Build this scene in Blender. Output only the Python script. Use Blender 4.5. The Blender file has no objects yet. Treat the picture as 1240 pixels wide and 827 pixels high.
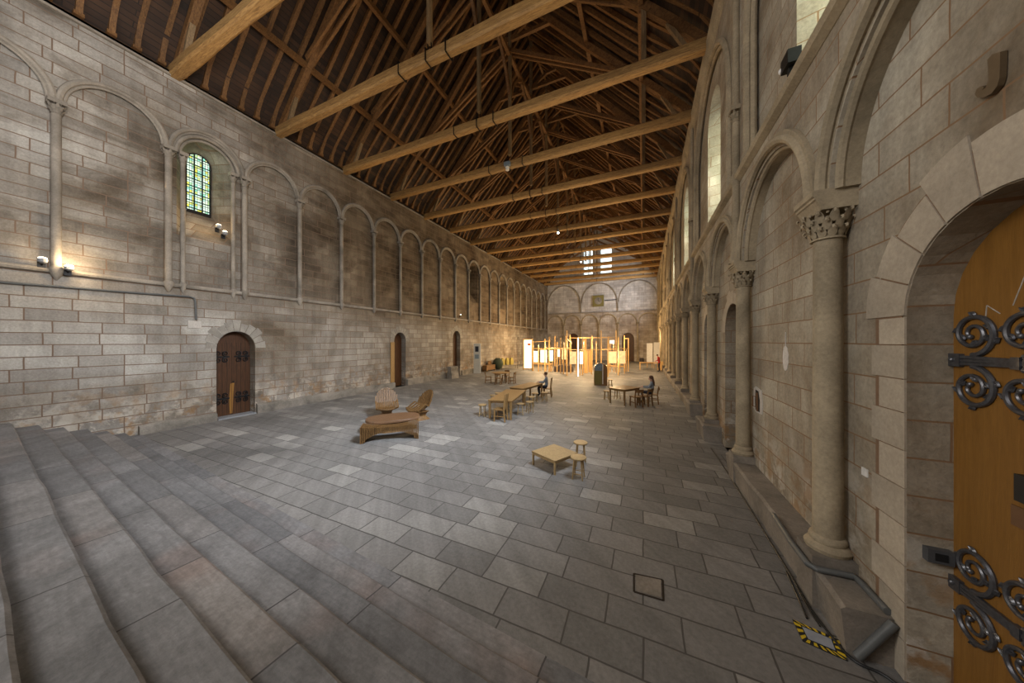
import bpy, bmesh, math, random
from mathutils import Vector, Matrix
random.seed(7)
C = bpy.context.scene.collection
PI = math.pi
R = math.radians

# ------------------------------------------------------------------ helpers
class MB:
    """collects shapes; build() links them as one mesh object"""
    def __init__(s): s.v = []; s.f = []
    def add(s, vs, fs):
        o = len(s.v); s.v += [tuple(p) for p in vs]; s.f += [tuple(i + o for i in f) for f in fs]
    def box(s, x0, x1, y0, y1, z0, z1):
        s.add([(x0,y0,z0),(x1,y0,z0),(x1,y1,z0),(x0,y1,z0),(x0,y0,z1),(x1,y0,z1),(x1,y1,z1),(x0,y1,z1)],
              [(3,2,1,0),(4,5,6,7),(0,1,5,4),(1,2,6,5),(2,3,7,6),(3,0,4,7)])
    def bar(s, p, q, w, h, up=(0,0,1), w2=None, h2=None, ch=0):
        p = Vector(p); q = Vector(q); d = (q - p).normalized(); up = Vector(up)
        if abs(d.dot(up)) > .98: up = Vector((0,1,0)) if abs(d.y) < .9 else Vector((1,0,0))
        sx = d.cross(up).normalized(); sy = sx.cross(d).normalized()
        def ring(c, w, h):
            a, b = w/2, h/2
            if ch: pts = [(-a+ch,-b),(a-ch,-b),(a,-b+ch),(a,b-ch),(a-ch,b),(-a+ch,b),(-a,b-ch),(-a,-b+ch)]
            else: pts = [(-a,-b),(a,-b),(a,b),(-a,b)]
            return [c + sx*x + sy*y for x, y in pts]
        r1 = ring(p, w, h); r2 = ring(q, w2 or w, h2 or h); n = len(r1)
        s.add(r1 + r2, [tuple(range(n))[::-1], tuple(range(n, 2*n))] + [(i,(i+1)%n,n+(i+1)%n,n+i) for i in range(n)])
    def path_bar(s, pts, w, h, up):
        """rectangular bar swept along a polyline; w across up, h along the in-plane normal"""
        pts = [Vector(p) for p in pts]; up = Vector(up); rings = []
        for i, p in enumerate(pts):
            d = (pts[min(i+1, len(pts)-1)] - pts[max(i-1, 0)]).normalized()
            nrm = d.cross(up).normalized()
            rings.append([p - up*w/2 - nrm*h/2, p + up*w/2 - nrm*h/2, p + up*w/2 + nrm*h/2, p - up*w/2 + nrm*h/2])
        s.loft(rings)
    def loft(s, rings, closed=False, caps=True):
        n = len(rings[0]); vs = [p for r in rings for p in r]; fs = []
        m = len(rings)
        for k in range(m if closed else m-1):
            a = k*n; b = ((k+1) % m)*n
            fs += [(a+i, a+(i+1)%n, b+(i+1)%n, b+i) for i in range(n)]
        if caps and not closed: fs += [tuple(range(n))[::-1], tuple(range((m-1)*n, m*n))]
        s.add(vs, fs)
    def tube(s, pts, r, n=8, closed=False):
        pts = [Vector(p) for p in pts]; rings = []; prev = None; m = len(pts)
        for i, p in enumerate(pts):
            if closed: d = (pts[(i+1)%m] - pts[i-1]).normalized()
            else: d = (pts[min(i+1, m-1)] - pts[max(i-1, 0)]).normalized()
            if prev is None:
                prev = d.orthogonal().normalized()
            prev = (prev - d*prev.dot(d)).normalized()
            b = d.cross(prev); rr = r[i] if isinstance(r, (list, tuple)) else r
            rings.append([p + (prev*math.cos(2*PI*k/n) + b*math.sin(2*PI*k/n))*rr for k in range(n)])
        s.loft(rings, closed)
    def lathe(s, prof, c=(0,0,0), n=16, sx=1, sy=1):
        rings = [[(c[0] + r*sx*math.cos(2*PI*k/n), c[1] + r*sy*math.sin(2*PI*k/n), c[2] + z) for k in range(n)] for r, z in prof]
        s.loft(rings)
    def prism(s, poly, f, t0, t1):
        n = len(poly); s.add([f(a, b, t0) for a, b in poly] + [f(a, b, t1) for a, b in poly],
              [tuple(range(n))[::-1], tuple(range(n, 2*n))] + [(i,(i+1)%n,n+(i+1)%n,n+i) for i in range(n)])
    def ball(s, c, r, n=10, m=6, sc=(1,1,1)):
        prof = [[(c[0]+r*sc[0]*math.sin(PI*j/m)*math.cos(2*PI*k/n), c[1]+r*sc[1]*math.sin(PI*j/m)*math.sin(2*PI*k/n), c[2]-r*sc[2]*math.cos(PI*j/m)) for k in range(n)] for j in range(1, m)]
        s.loft(prof)
    def build(s, name, mat, parent=None, smooth=False, kind=None):
        me = bpy.data.meshes.new(name); me.from_pydata(s.v, [], s.f); me.validate()
        bm = bmesh.new(); bm.from_mesh(me); bmesh.ops.recalc_face_normals(bm, faces=bm.faces); bm.to_mesh(me); bm.free()
        if mat: me.materials.append(mat)
        if smooth:
            me.polygons.foreach_set('use_smooth', [True]*len(me.polygons))
            try: me.set_sharp_from_angle(angle=R(42))
            except Exception: pass
        o = bpy.data.objects.new(name, me); C.objects.link(o)
        if parent: o.parent = parent
        if kind: o['kind'] = kind
        return o

def thing(name, label, cat, loc=(0,0,0), rz=0, group=None):
    o = bpy.data.objects.new(name, None); C.objects.link(o); o.empty_display_size = .2
    o.location = loc; o.rotation_euler = (0,0,rz); o['label'] = label; o['category'] = cat
    if group: o['group'] = group
    return o
def tag(o, label, cat, group=None):
    o['label'] = label; o['category'] = cat
    if group: o['group'] = group
    return o
def copy_tree(o, parent=None):
    c = o.copy(); C.objects.link(c); c.parent = parent
    for ch in list(o.children): copy_tree(ch, c)
    return c
def dup(root, loc, rz=None, label=None, group=None):
    r = copy_tree(root); r.location = loc
    if rz is not None: r.rotation_euler = (0,0,rz)
    if label: r['label'] = label
    if group: r['group'] = group
    return r
def shell(name):
    o = bpy.data.objects.new(name, None); C.objects.link(o); o['kind'] = 'structure'; return o

# ------------------------------------------------------------------ materials
def newmat(name):
    m = bpy.data.materials.new(name); m.use_nodes = True; nt = m.node_tree; nt.nodes.clear()
    out = nt.nodes.new('ShaderNodeOutputMaterial'); b = nt.nodes.new('ShaderNodeBsdfPrincipled')
    nt.links.new(b.outputs[0], out.inputs[0]); return m, nt, b, out
def N(nt, t, **kw):
    n = nt.nodes.new(t)
    for k, v in kw.items():
        if k in n.inputs.keys() if isinstance(k, str) else False: n.inputs[k].default_value = v
        else: setattr(n, k, v)
    return n
def ramp(nt, fac, stops):
    r = nt.nodes.new('ShaderNodeValToRGB'); cr = r.color_ramp
    while len(cr.elements) < len(stops): cr.elements.new(.5)
    for e, (p, c) in zip(cr.elements, stops):
        e.position = p; e.color = (c[0], c[1], c[2], 1) if not isinstance(c, (int, float)) else (c, c, c, 1)
    nt.links.new(fac, r.inputs[0]); return r.outputs[0]
def mixc(nt, mode, a, b, fac=1.0):
    m = nt.nodes.new('ShaderNodeMix'); m.data_type = 'RGBA'; m.blend_type = mode
    for sock, val in ((m.inputs[0], fac), (m.inputs[6], a), (m.inputs[7], b)):
        if hasattr(val, 'links'): nt.links.new(val, sock)
        else: sock.default_value = val if isinstance(val, (int, float)) else (*val, 1)
    return m.outputs[2]
def mth(nt, op, a, b=None):
    m = nt.nodes.new('ShaderNodeMath'); m.operation = op
    for i, val in enumerate((a, b)):
        if val is None: continue
        if hasattr(val, 'links'): nt.links.new(val, m.inputs[i])
        else: m.inputs[i].default_value = val
    return m.outputs[0]
def noise(nt, vec, scale, detail=4, rough=.55, dist=0):
    n = nt.nodes.new('ShaderNodeTexNoise'); n.inputs['Scale'].default_value = scale; n.inputs['Detail'].default_value = detail
    n.inputs['Roughness'].default_value = rough; n.inputs['Distortion'].default_value = dist
    if vec is not None: nt.links.new(vec, n.inputs['Vector'])
    return n.outputs[0]
def objco(nt):
    return nt.nodes.new('ShaderNodeTexCoord').outputs['Object']
def sep(nt, v):
    s = nt.nodes.new('ShaderNodeSeparateXYZ'); nt.links.new(v, s.inputs[0]); return s.outputs
def comb(nt, x, y, z=0.0):
    c = nt.nodes.new('ShaderNodeCombineXYZ')
    for i, val in enumerate((x, y, z)):
        if hasattr(val, 'links'): nt.links.new(val, c.inputs[i])
        else: c.inputs[i].default_value = val
    return c.outputs[0]
def bump(nt, b, h, strength=.4, dist=.02):
    n = nt.nodes.new('ShaderNodeBump'); n.inputs['Strength'].default_value = strength; n.inputs['Distance'].default_value = dist
    nt.links.new(h, n.inputs['Height']); nt.links.new(n.outputs[0], b.inputs['Normal'])

def ashlar(name, c0, c1, c2, mortar, bw, rh, floor=False, falloff_stain=False, msize=.011, stain=(.42, 1.05), patches=False, rot=0, stain_scale=.45, tint_pos=(.0, .5, 1.), bumpd=.02, warm_stain=None):
    m, nt, b, out = newmat(name)
    co = objco(nt)
    if rot:
        mp = nt.nodes.new('ShaderNodeMapping'); mp.inputs['Rotation'].default_value = (0,0,rot); nt.links.new(co, mp.inputs[0]); co2 = mp.outputs[0]
    else: co2 = co
    x, y, z = sep(nt, co2)
    wob = noise(nt, co, 1.7, 2)
    wobs = mth(nt, 'MULTIPLY', mth(nt, 'SUBTRACT', wob, .5), .035)
    if rot: x = mth(nt, 'ADD', x, mth(nt, 'MULTIPLY', nt.nodes.new('ShaderNodeObjectInfo').outputs['Random'], 37.))
    if floor: vec = comb(nt, mth(nt, 'ADD', x, wobs), mth(nt, 'ADD', y, wobs))
    else: vec = comb(nt, mth(nt, 'ADD', mth(nt, 'ADD', x, y), wobs), mth(nt, 'ADD', z, mth(nt, 'MULTIPLY', wobs, .5)))
    br = nt.nodes.new('ShaderNodeTexBrick'); nt.links.new(vec, br.inputs['Vector'])
    br.inputs['Color1'].default_value = (0,0,0,1); br.inputs['Color2'].default_value = (1,1,1,1); br.inputs['Mortar'].default_value = (.5,.5,.5,1)
    br.inputs['Scale'].default_value = 1; br.inputs['Brick Width'].default_value = bw; br.inputs['Row Height'].default_value = rh
    br.inputs['Mortar Size'].default_value = msize; br.inputs['Mortar Smooth'].default_value = .15
    br.offset = .5; br.squash = 1.25 if floor else 1.12; br.squash_frequency = 3
    col = ramp(nt, br.outputs['Color'], list(zip(tint_pos, (c0, c1, c2))))
    st = ramp(nt, noise(nt, co, stain_scale, 9, .62, .6), [(.3, stain[0]), (.62, stain[1])])
    if warm_stain:
        st = ramp(nt, noise(nt, co, stain_scale, 9, .62, .6), [(.3, warm_stain), (.62, (stain[1],)*3)])
    col = mixc(nt, 'MULTIPLY', col, st)
    fine = noise(nt, co, 22, 6, .7)
    col = mixc(nt, 'MULTIPLY', col, ramp(nt, fine, [(.25, .72), (.7, 1.15)]))
    streak = noise(nt, comb(nt, mth(nt, 'MULTIPLY', mth(nt,'ADD',x,y), 3.0), mth(nt, 'MULTIPLY', z, .25 if not floor else 3.)), 1.0, 5, .6)
    if rot: col = mixc(nt, 'MULTIPLY', col, ramp(nt, noise(nt, comb(nt, mth(nt,'MULTIPLY',x,5.), mth(nt,'MULTIPLY',y,26.)), 1., 5, .65), [(.3, .80), (.7, 1.12)])); col = mixc(nt, 'MULTIPLY', col, (1.15,.82,.70), ramp(nt, noise(nt, comb(nt, x, y, z), .7, 3, .5), [(.58, 0.), (.70, .38)]))
    col = mixc(nt, 'MULTIPLY', col, ramp(nt, streak, [(.3, .78), (.6, 1.06)]))
    if patches:
        zf = ramp(nt, mth(nt, 'DIVIDE', z, 2.0), [(.1, 1.), (.95, 0.)])
        pn = noise(nt, co, 1.9, 9, .7, .25)
        pm = mth(nt, 'MULTIPLY', ramp(nt, pn, [(.50, 0.), (.56, 1.)]), zf)
        col = mixc(nt, 'MIX', col, (.50, .45, .38), pm)
        on = mth(nt, 'MULTIPLY', ramp(nt, noise(nt, co, 2.7, 6, .6), [(.52, 0.), (.62, .85)]), zf)
        col = mixc(nt, 'MIX', col, (.30, .17, .07), on)
        dn = mth(nt, 'MULTIPLY', ramp(nt, noise(nt, co, 1.1, 6, .6), [(.48, 0.), (.62, .55)]), ramp(nt, mth(nt, 'DIVIDE', z, 2.4), [(.2, 1.), (1., 0.)]))
        col = mixc(nt, 'MULTIPLY', col, (.45, .38, .3), dn)
    if falloff_stain:
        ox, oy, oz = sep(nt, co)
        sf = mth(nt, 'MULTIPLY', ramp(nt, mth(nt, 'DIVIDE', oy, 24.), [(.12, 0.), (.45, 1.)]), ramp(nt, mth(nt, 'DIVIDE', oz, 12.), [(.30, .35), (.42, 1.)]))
        col = mixc(nt, 'MULTIPLY', col, (.52, .43, .33), sf)  # fading light down the hall painted into the stone; smudge stains follow
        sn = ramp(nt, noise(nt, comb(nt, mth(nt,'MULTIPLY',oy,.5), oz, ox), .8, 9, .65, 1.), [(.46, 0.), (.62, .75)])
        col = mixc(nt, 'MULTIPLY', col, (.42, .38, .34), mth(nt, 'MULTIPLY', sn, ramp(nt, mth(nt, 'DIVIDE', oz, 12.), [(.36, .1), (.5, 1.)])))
    col = mixc(nt, 'MIX', col, mortar, br.outputs['Fac'])
    nt.links.new(col, b.inputs['Base Color']); b.inputs['Roughness'].default_value = .86 if not floor else .62
    b.inputs['Specular IOR Level'].default_value = .25 if not floor else .35
    hgt = mth(nt, 'ADD', mth(nt, 'MULTIPLY', br.outputs['Fac'], -.8), mth(nt, 'MULTIPLY', fine, .8))
    bump(nt, b, hgt, .45, bumpd)
    return m

def plainstone(name, c, stain=.55, rough=.85, sc=1.2, fl=.75):
    m, nt, b, out = newmat(name); co = objco(nt)
    oi = nt.nodes.new('ShaderNodeObjectInfo')
    off = nt.nodes.new('ShaderNodeVectorMath'); off.operation = 'ADD'; nt.links.new(co, off.inputs[0])
    nt.links.new(comb(nt, mth(nt,'MULTIPLY',oi.outputs['Random'],40.), oi.outputs['Random'], 0.), off.inputs[1])
    v = off.outputs[0]
    col = mixc(nt, 'MULTIPLY', c, ramp(nt, noise(nt, v, sc, 8, .62, .4), [(.3, stain), (.65, 1.08)]))
    fine = noise(nt, v, 28, 6, .7)
    col = mixc(nt, 'MULTIPLY', col, ramp(nt, fine, [(.25, fl), (.7, 1.12)]))
    nt.links.new(col, b.inputs['Base Color']); b.inputs['Roughness'].default_value = rough; b.inputs['Specular IOR Level'].default_value = .25
    bump(nt, b, fine, .35, .015); return m

def wood(name, c0, c1, grain=(1, 1, 12), rough=.55, spec=.35, scale=2.2, fine=.8):
    m, nt, b, out = newmat(name); co = objco(nt); oi = nt.nodes.new('ShaderNodeObjectInfo')
    mp = nt.nodes.new('ShaderNodeMapping'); mp.inputs['Scale'].default_value = grain; nt.links.new(co, mp.inputs[0])
    off = nt.nodes.new('ShaderNodeVectorMath'); off.operation = 'ADD'; nt.links.new(mp.outputs[0], off.inputs[0])
    nt.links.new(comb(nt, mth(nt,'MULTIPLY',oi.outputs['Random'],30.), 0., oi.outputs['Random']), off.inputs[1])
    n1 = noise(nt, off.outputs[0], scale, 6, .6, 1.2)
    col = ramp(nt, n1, [(.3, c0), (.68, c1)])
    n2 = noise(nt, off.outputs[0], scale*9, 4, .6)
    col = mixc(nt, 'MULTIPLY', col, ramp(nt, n2, [(.3, fine), (.7, 1.1)]))
    rv = ramp(nt, oi.outputs['Random'], [(0, .8), (1, 1.12)])
    col = mixc(nt, 'MULTIPLY', col, rv)
    nt.links.new(col, b.inputs['Base Color']); b.inputs['Roughness'].default_value = rough; b.inputs['Specular IOR Level'].default_value = spec
    bump(nt, b, n2, .2, .01); return m

def plain(name, c, rough=.6, metal=0, spec=.4, var=.15, sc=12):
    m, nt, b, out = newmat(name)
    col = mixc(nt, 'MULTIPLY', c, ramp(nt, noise(nt, objco(nt), sc, 5), [(.3, 1-var), (.7, 1+var*.5)]))
    nt.links.new(col, b.inputs['Base Color']); b.inputs['Roughness'].default_value = rough; b.inputs['Metallic'].default_value = metal; b.inputs['Specular IOR Level'].default_value = spec
    return m
def emis(name, c, strength, var=.0, sc=3):
    m, nt, b, out = newmat(name)
    col = mixc(nt, 'MULTIPLY', c, ramp(nt, noise(nt, objco(nt), sc, 4), [(.35, 1-var), (.65, 1.)]))
    b.inputs['Base Color'].default_value = (*[min(.8, k*.6) for k in c], 1)
    nt.links.new(col, b.inputs['Emission Color']); b.inputs['Emission Strength'].default_value = strength
    return m

M = {}
M['wall_l'] = ashlar('left_wall_stone', (.30,.278,.248), (.375,.35,.312), (.46,.435,.39), (.17,.115,.08), .80, .318, patches=True, falloff_stain=True, warm_stain=(.40,.33,.25), stain_scale=.33, msize=.0135)
M['wall_r'] = ashlar('right_wall_stone', (.325,.28,.215), (.37,.325,.25), (.42,.375,.295), (.22,.13,.07), .72, .325, patches=True, warm_stain=(.50,.42,.34), stain_scale=.6, msize=.008)
M['wall_e'] = ashlar('end_wall_stone', (.33,.29,.25), (.42,.37,.32), (.5,.45,.4), (.22,.16,.12), .85, .35, warm_stain=(.55,.48,.42))
M['wall_e_lit'] = ashlar('end_wall_lit_stone', (.42,.40,.385), (.50,.475,.455), (.58,.55,.53), (.26,.22,.19), .85, .35, warm_stain=(.66,.63,.60))  # paler, cooler copy of the end stone with daylight painted in
M['floor'] = ashlar('floor_slabs', (.165,.158,.148), (.215,.203,.19), (.31,.295,.268), (.07,.065,.06), .74, .40, floor=True, msize=.010, stain=(.62,1.12), tint_pos=(.0,.78,1.), stain_scale=.28, bumpd=.012)
M['steps'] = ashlar('step_slabs', (.160,.157,.158), (.20,.196,.196), (.25,.228,.212), (.06,.055,.055), 1.55, 9.0, floor=True, msize=.009, rot=R(4.35), stain=(.7,1.12), stain_scale=.9, bumpd=.02)
M['trim_l'] = plainstone('left_carved_stone', (.31,.27,.22), .5)
M['trim_r'] = plainstone('right_carved_stone', (.37,.30,.20), .55)
M['vouss'] = plainstone('voussoir_stone', (.43,.365,.28), .68, fl=.82)
M['vouss_l'] = plainstone('left_voussoir_stone', (.33,.30,.255), .6)
M['joint'] = plain('joint_mortar', (.20,.12,.07), .9)
M['bench'] = plainstone('bench_stone', (.26,.225,.185), .5)
M['plinth'] = plainstone('plinth_stone', (.27,.24,.20), .4)
M['oak'] = wood('oak_beam', (.17,.09,.032), (.46,.275,.10), (1.2,12,12), .6)
M['oakz'] = wood('oak_post', (.13,.085,.045), (.30,.20,.10), (10,10,1), .65)
M['oakr'] = wood('oak_rafter', (.09,.04,.014), (.25,.125,.043), (4,12,4), .65)
M['iron'] = plain('black_iron', (.018,.017,.017), .5, .6)
M['wrought'] = plain('wrought_iron', (.13,.13,.14), .38, .7, .5, .3, 40)
M['door'] = wood('varnished_door', (.235,.105,.018), (.31,.145,.028), (14,14,.9), .45, .4, 1.6, .92)
M['darkdoor'] = wood('dark_door', (.04,.017,.007), (.095,.038,.013), (14,14,.9), .5, .3, 2.)
M['beech'] = wood('beech', (.28,.185,.08), (.40,.275,.125), (6,6,1), .5)
M['table'] = wood('table_wood', (.21,.12,.042), (.31,.185,.07), (2,10,4), .42)
M['teak'] = wood('slatted_teak', (.10,.05,.016), (.21,.11,.036), (6,6,2), .5)
M['teakd'] = wood('slab_wood', (.085,.045,.022), (.17,.09,.045), (2,8,3), .4)
M['dkwood'] = wood('dark_chair_wood', (.14,.07,.028), (.25,.135,.05), (6,6,2), .5)
M['pine'] = wood('pine_post', (.50,.30,.11), (.66,.42,.18), (8,8,1), .5)
M['ply'] = wood('plywood', (.52,.30,.10), (.64,.40,.16), (8,8,1), .5)
M['white'] = plain('white_paint', (.72,.70,.66), .6)
M['greymetal'] = plain('grey_paint', (.24,.245,.25), .5)
M['totem'] = plain('totem_grey', (.42,.42,.41), .5)
M['greypipe'] = plain('grey_pipe', (.105,.108,.105), .5)
M['black'] = plain('black_rubber', (.012,.012,.012), .5)
M['lit'] = emis('lit_panel', (1,.82,.56), 2.1, .25, 4)
M['litsoft'] = emis('lit_paper', (1,.70,.36), .75, .45, 5)
M['tube'] = emis('lit_tube', (1,.88,.66), 6)
M['bulb'] = emis('lamp_bulb', (1,.78,.50), 60)
M['globe'] = emis('lamp_globe', (1,.80,.55), 10)
M['redcloth'] = plain('red_jacket', (.42,.02,.02), .8)
M['navy'] = plain('dark_trousers', (.015,.018,.03), .85)
M['grey_shirt'] = plain('grey_blue_shirt', (.20,.235,.28), .85)
M['skin'] = plain('skin', (.52,.31,.22), .55, var=.05)
M['hair'] = plain('brown_hair', (.085,.04,.02), .6)
M['yellow'] = plain('yellow_fabric', (.33,.26,.06), .7)
M['dkgreen'] = plain('dark_green_fabric', (.035,.045,.025), .8)
M['dkgrey'] = plain('charcoal_fabric', (.06,.05,.05), .85)
M['tapey'] = plain('yellow_tape', (.62,.44,.02), .5)
M['tapek'] = plain('black_tape', (.015,.015,.015), .5)
M['cover'] = plain('grey_cover', (.30,.32,.36), .5)
M['cover_dk'] = plain('dark_grey_metal', (.07,.07,.072), .5)
M['bronze'] = plain('bronze_letter', (.13,.09,.05), .5, .3)
M['rust'] = plain('rusty_metal', (.16,.08,.035), .7)
M['hole'] = plain('dark_hollow', (.03,.02,.012), .9)
M['patch'] = plainstone('pale_plaster', (.50,.46,.41), .75)
M['oval'] = plainstone('white_patch', (.62,.58,.54), .85)
M['bluegrey'] = plain('blue_grey_panel', (.16,.21,.26), .4)
M['olive'] = plain('olive_panel', (.17,.14,.04), .5)

def boards():
    m, nt, b, out = newmat('roof_boards'); x, y, z = sep(nt, objco(nt))
    br = nt.nodes.new('ShaderNodeTexBrick'); nt.links.new(comb(nt, y, mth(nt,'MULTIPLY',z,1.35)), br.inputs['Vector'])
    for k, v in (('Color1',(.0,.0,.0,1)),('Color2',(1,1,1,1)),('Mortar',(.5,.5,.5,1))): br.inputs[k].default_value = v
    for k, v in (('Scale',1),('Brick Width',2.3),('Row Height',.17),('Mortar Size',.012),('Mortar Smooth',.3)): br.inputs[k].default_value = v
    col = ramp(nt, br.outputs['Color'], [(0,(.022,.010,.004)),(.5,(.042,.018,.007)),(1,(.07,.031,.012))])
    col = mixc(nt, 'MULTIPLY', col, ramp(nt, noise(nt, objco(nt), 1.2, 6), [(.3,.5),(.7,1.1)]))
    col = mixc(nt, 'MIX', col, (.012,.007,.004), br.outputs['Fac'])
    nt.links.new(col, b.inputs['Base Color']); b.inputs['Roughness'].default_value = .75
    bump(nt, b, mth(nt,'MULTIPLY',br.outputs['Fac'],-1.), .5, .02); return m
M['boards'] = boards()

def stained(name, dark=False):
    """leaded coloured glass: lets the sky through, tinted per quarry"""
    m = bpy.data.materials.new(name); m.use_nodes = True; nt = m.node_tree; nt.nodes.clear()
    out = nt.nodes.new('ShaderNodeOutputMaterial'); tr = nt.nodes.new('ShaderNodeBsdfTransparent'); di = nt.nodes.new('ShaderNodeBsdfDiffuse'); mx = nt.nodes.new('ShaderNodeMixShader')
    x, y, z = sep(nt, objco(nt))
    u = mth(nt,'ADD',x,y)
    def cells(w, h, off, frac):
        br = nt.nodes.new('ShaderNodeTexBrick'); nt.links.new(comb(nt, mth(nt,'ADD',u,off), mth(nt,'ADD',z,off)), br.inputs['Vector'])
        for k, v in (('Color1',(0,0,0,1)),('Color2',(1,1,1,1)),('Mortar',(0,0,0,1))): br.inputs[k].default_value = v
        for k, v in (('Scale',1),('Brick Width',w),('Row Height',h),('Mortar Size',frac),('Mortar Smooth',0)): br.inputs[k].default_value = v
        br.offset = 0; br.squash = 1; return br
    small = cells(.073,.092,.0,.006); big = cells(.219,.276,.02,.016)
    col = ramp(nt, small.outputs['Color'], [(0,(.85,.95,.9)),(.45,(.95,1.,.85)),(.6,(.95,.72,.10)),(.8,(.35,.75,.62)),(1,(.9,.95,1.))])
    if dark: col = mixc(nt,'MULTIPLY',col,(.03,.035,.02))  # darkened copy: the missing daylight is put into the glass tint
    else: col = mixc(nt,'MULTIPLY',col,(.62,.66,.55))
    nt.links.new(col, tr.inputs[0]); di.inputs[0].default_value = (.02,.05,.05,1)
    fac = mth(nt,'MAXIMUM', small.outputs['Fac'], big.outputs['Fac'])
    nt.links.new(fac, mx.inputs[0]); nt.links.new(tr.outputs[0], mx.inputs[1]); nt.links.new(di.outputs[0], mx.inputs[2]); nt.links.new(mx.outputs[0], out.inputs[0])
    return m
M['stained'] = stained('stained_glass'); M['stained_dk'] = stained('dim_stained_glass', True)
def clearglass(name, tint):
    m = bpy.data.materials.new(name); m.use_nodes = True; nt = m.node_tree; nt.nodes.clear()
    out = nt.nodes.new('ShaderNodeOutputMaterial'); tr = nt.nodes.new('ShaderNodeBsdfTransparent'); tr.inputs[0].default_value = (*tint,1)
    gl = nt.nodes.new('ShaderNodeBsdfGlossy'); gl.inputs['Roughness'].default_value = .05; mx = nt.nodes.new('ShaderNodeMixShader'); mx.inputs[0].default_value = .04
    nt.links.new(tr.outputs[0], mx.inputs[1]); nt.links.new(gl.outputs[0], mx.inputs[2]); nt.links.new(mx.outputs[0], out.inputs[0]); return m
M['pane'] = clearglass('window_glass', (.93,.96,.9))

# ------------------------------------------------------------------ room dimensions (metres)
XL, XR, YE, YB = -14.55, 1.86, 47.0, -4.5
ZT = 11.95                     # eaves
PL = lambda u, z, d: (XL - d, u, z)
PR = lambda u, z, d: (XR + d, u, z)
PE = lambda u, z, d: (u, YE + d, z)

def arch(uc, r, zb, zs, rise=None, n=14):
    rise = r if rise is None else rise
    return [(uc-r, zb)] + [(uc - r*math.cos(PI*i/n), zs + rise*math.sin(PI*i/n)) for i in range(n+1)] + [(uc+r, zb)]
def panel(m, P, u0, u1, z0, z1, o, d=0):
    """flat wall u0..u1 x z0..z1 at depth d with an arched hole o"""
    zb = o[0][1]; ul, ur = o[0][0], o[-1][0]; arc = o[1:-1]
    q = lambda *pts: m.add([P(a, b, d) for a, b in pts], [tuple(range(len(pts)))])
    if zb > z0 + 1e-4: q((u0,z0),(u1,z0),(u1,zb),(u0,zb))
    q((u0,zb),(ul,zb),(ul,z1),(u0,z1)); q((ur,zb),(u1,zb),(u1,z1),(ur,z1))
    for a, b in zip(arc, arc[1:]): q(a, b, (b[0],z1), (a[0],z1))
def reveal(m, P, o1, d1, o2, d2, sill=True):
    n = len(o1); m.add([P(a,b,d1) for a,b in o1] + [P(a,b,d2) for a,b in o2], [(i,(i+1)%n,n+(i+1)%n,n+i) for i in range(n if sill else n-1)])
def fill(m, P, o, d): m.add([P(a,b,d) for a,b in o], [tuple(range(len(o)))])
def rect(m, P, u0, u1, z0, z1, d=0): m.add([P(u0,z0,d),P(u1,z0,d),P(u1,z1,d),P(u0,z1,d)], [(0,1,2,3)])
def moulding(P, uc, r, zs, rise, rad, d, n=24, m=None, a0=0, a1=PI):
    m = m or MB(); m.tube([P(uc - r*math.cos(a0+(a1-a0)*i/n), zs + rise*math.sin(a0+(a1-a0)*i/n), d) for i in range(n+1)], rad, 8); return m

# ================================================================== FLOOR AND STEPS
m = MB(); m.box(-16, 3.4, YB, YE+1.2, -.3, 0); fl = m.build('floor', M['floor'], kind='structure')
st = shell('floor_stairs')
noses = [(2.57,.012),(2.27,.15),(1.95,.30),(1.60,.45),(1.23,.60),(.87,.75),(.50,.90),(.13,1.05),(-.35,1.2)]
sl = -.076
for i, (K, z) in enumerate(noses):
    zb = 0 if i == 0 else noses[i-1][1]
    m = MB(); nn = 24; xs = [XL + .01 + (XR+.05-XL)*j/nn for j in range(nn+1)]
    top = []
    front = [(x, K + sl*x + (random.uniform(-.012,.012) if i else 0)) for x in xs]
    bev = .025 if i else .004
    prof = [[(x, y, zb-.0), (x, y, z-bev), (x, y-bev, z), (x, YB, z)] for x, y in front]
    vs = [p for r in prof for p in r]; fs = []
    for j in range(nn):
        a = j*4; b = a+4
        fs += [(a,b,b+1,a+1),(a+1,b+1,b+2,a+2),(a+2,b+2,b+3,a+3)]
    m.add(vs, fs); m.build('step', M['steps'], st)

# ================================================================== LEFT WALL
wl = shell('wall_left')
colL = [2.2 + 2.055*k for k in range(-2, 22)]
win_c = [5.28, 23.8, 29.95, 36.1, 42.3]
low = MB()
doorsL = [(6.08,.60,2.68,0,10.3),(14.54,.50,2.98,10.3,17.8),(20.92,.54,3.25,17.8,27),(34.4,.48,3.0,27,40)]
rect(low, PL, YB, 0, 0, 4.85)
for uc, r, zs, a, b in doorsL:
    o = arch(uc, r, 0, zs, r*1.12); panel(low, PL, a, b, 0, 4.85, o); reveal(low, PL, o, 0, o, .42)
rect(low, PL, 40, YE, 0, 4.85)
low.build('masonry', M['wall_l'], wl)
up = MB()
rect(up, PL, YB, colL[0], 4.85, ZT)
for a, b in zip(colL, colL[1:]):
    uc = (a+b)/2; o = arch(uc, .95, 4.9, 9.5, .98)
    panel(up, PL, a, b, 4.85, ZT, o); reveal(up, PL, o, 0, o, .09)
    wc = [w for w in win_c if abs(w-uc) < .6]
    if wc:
        e = arch(uc, .80, 6.62, 9.42, .86); w = arch(uc+.05, .335, 7.88, 9.72, .36)
        panel(up, PL, uc-.96, uc+.96, 4.9, 10.55, e, .09); reveal(up, PL, e, .09, w, 1.0)
    else: fill(up, PL, o, .09)
rect(up, PL, colL[-1], YE, 4.85, ZT)
up.build('arcade_masonry', M['wall_l'], wl)
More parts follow.
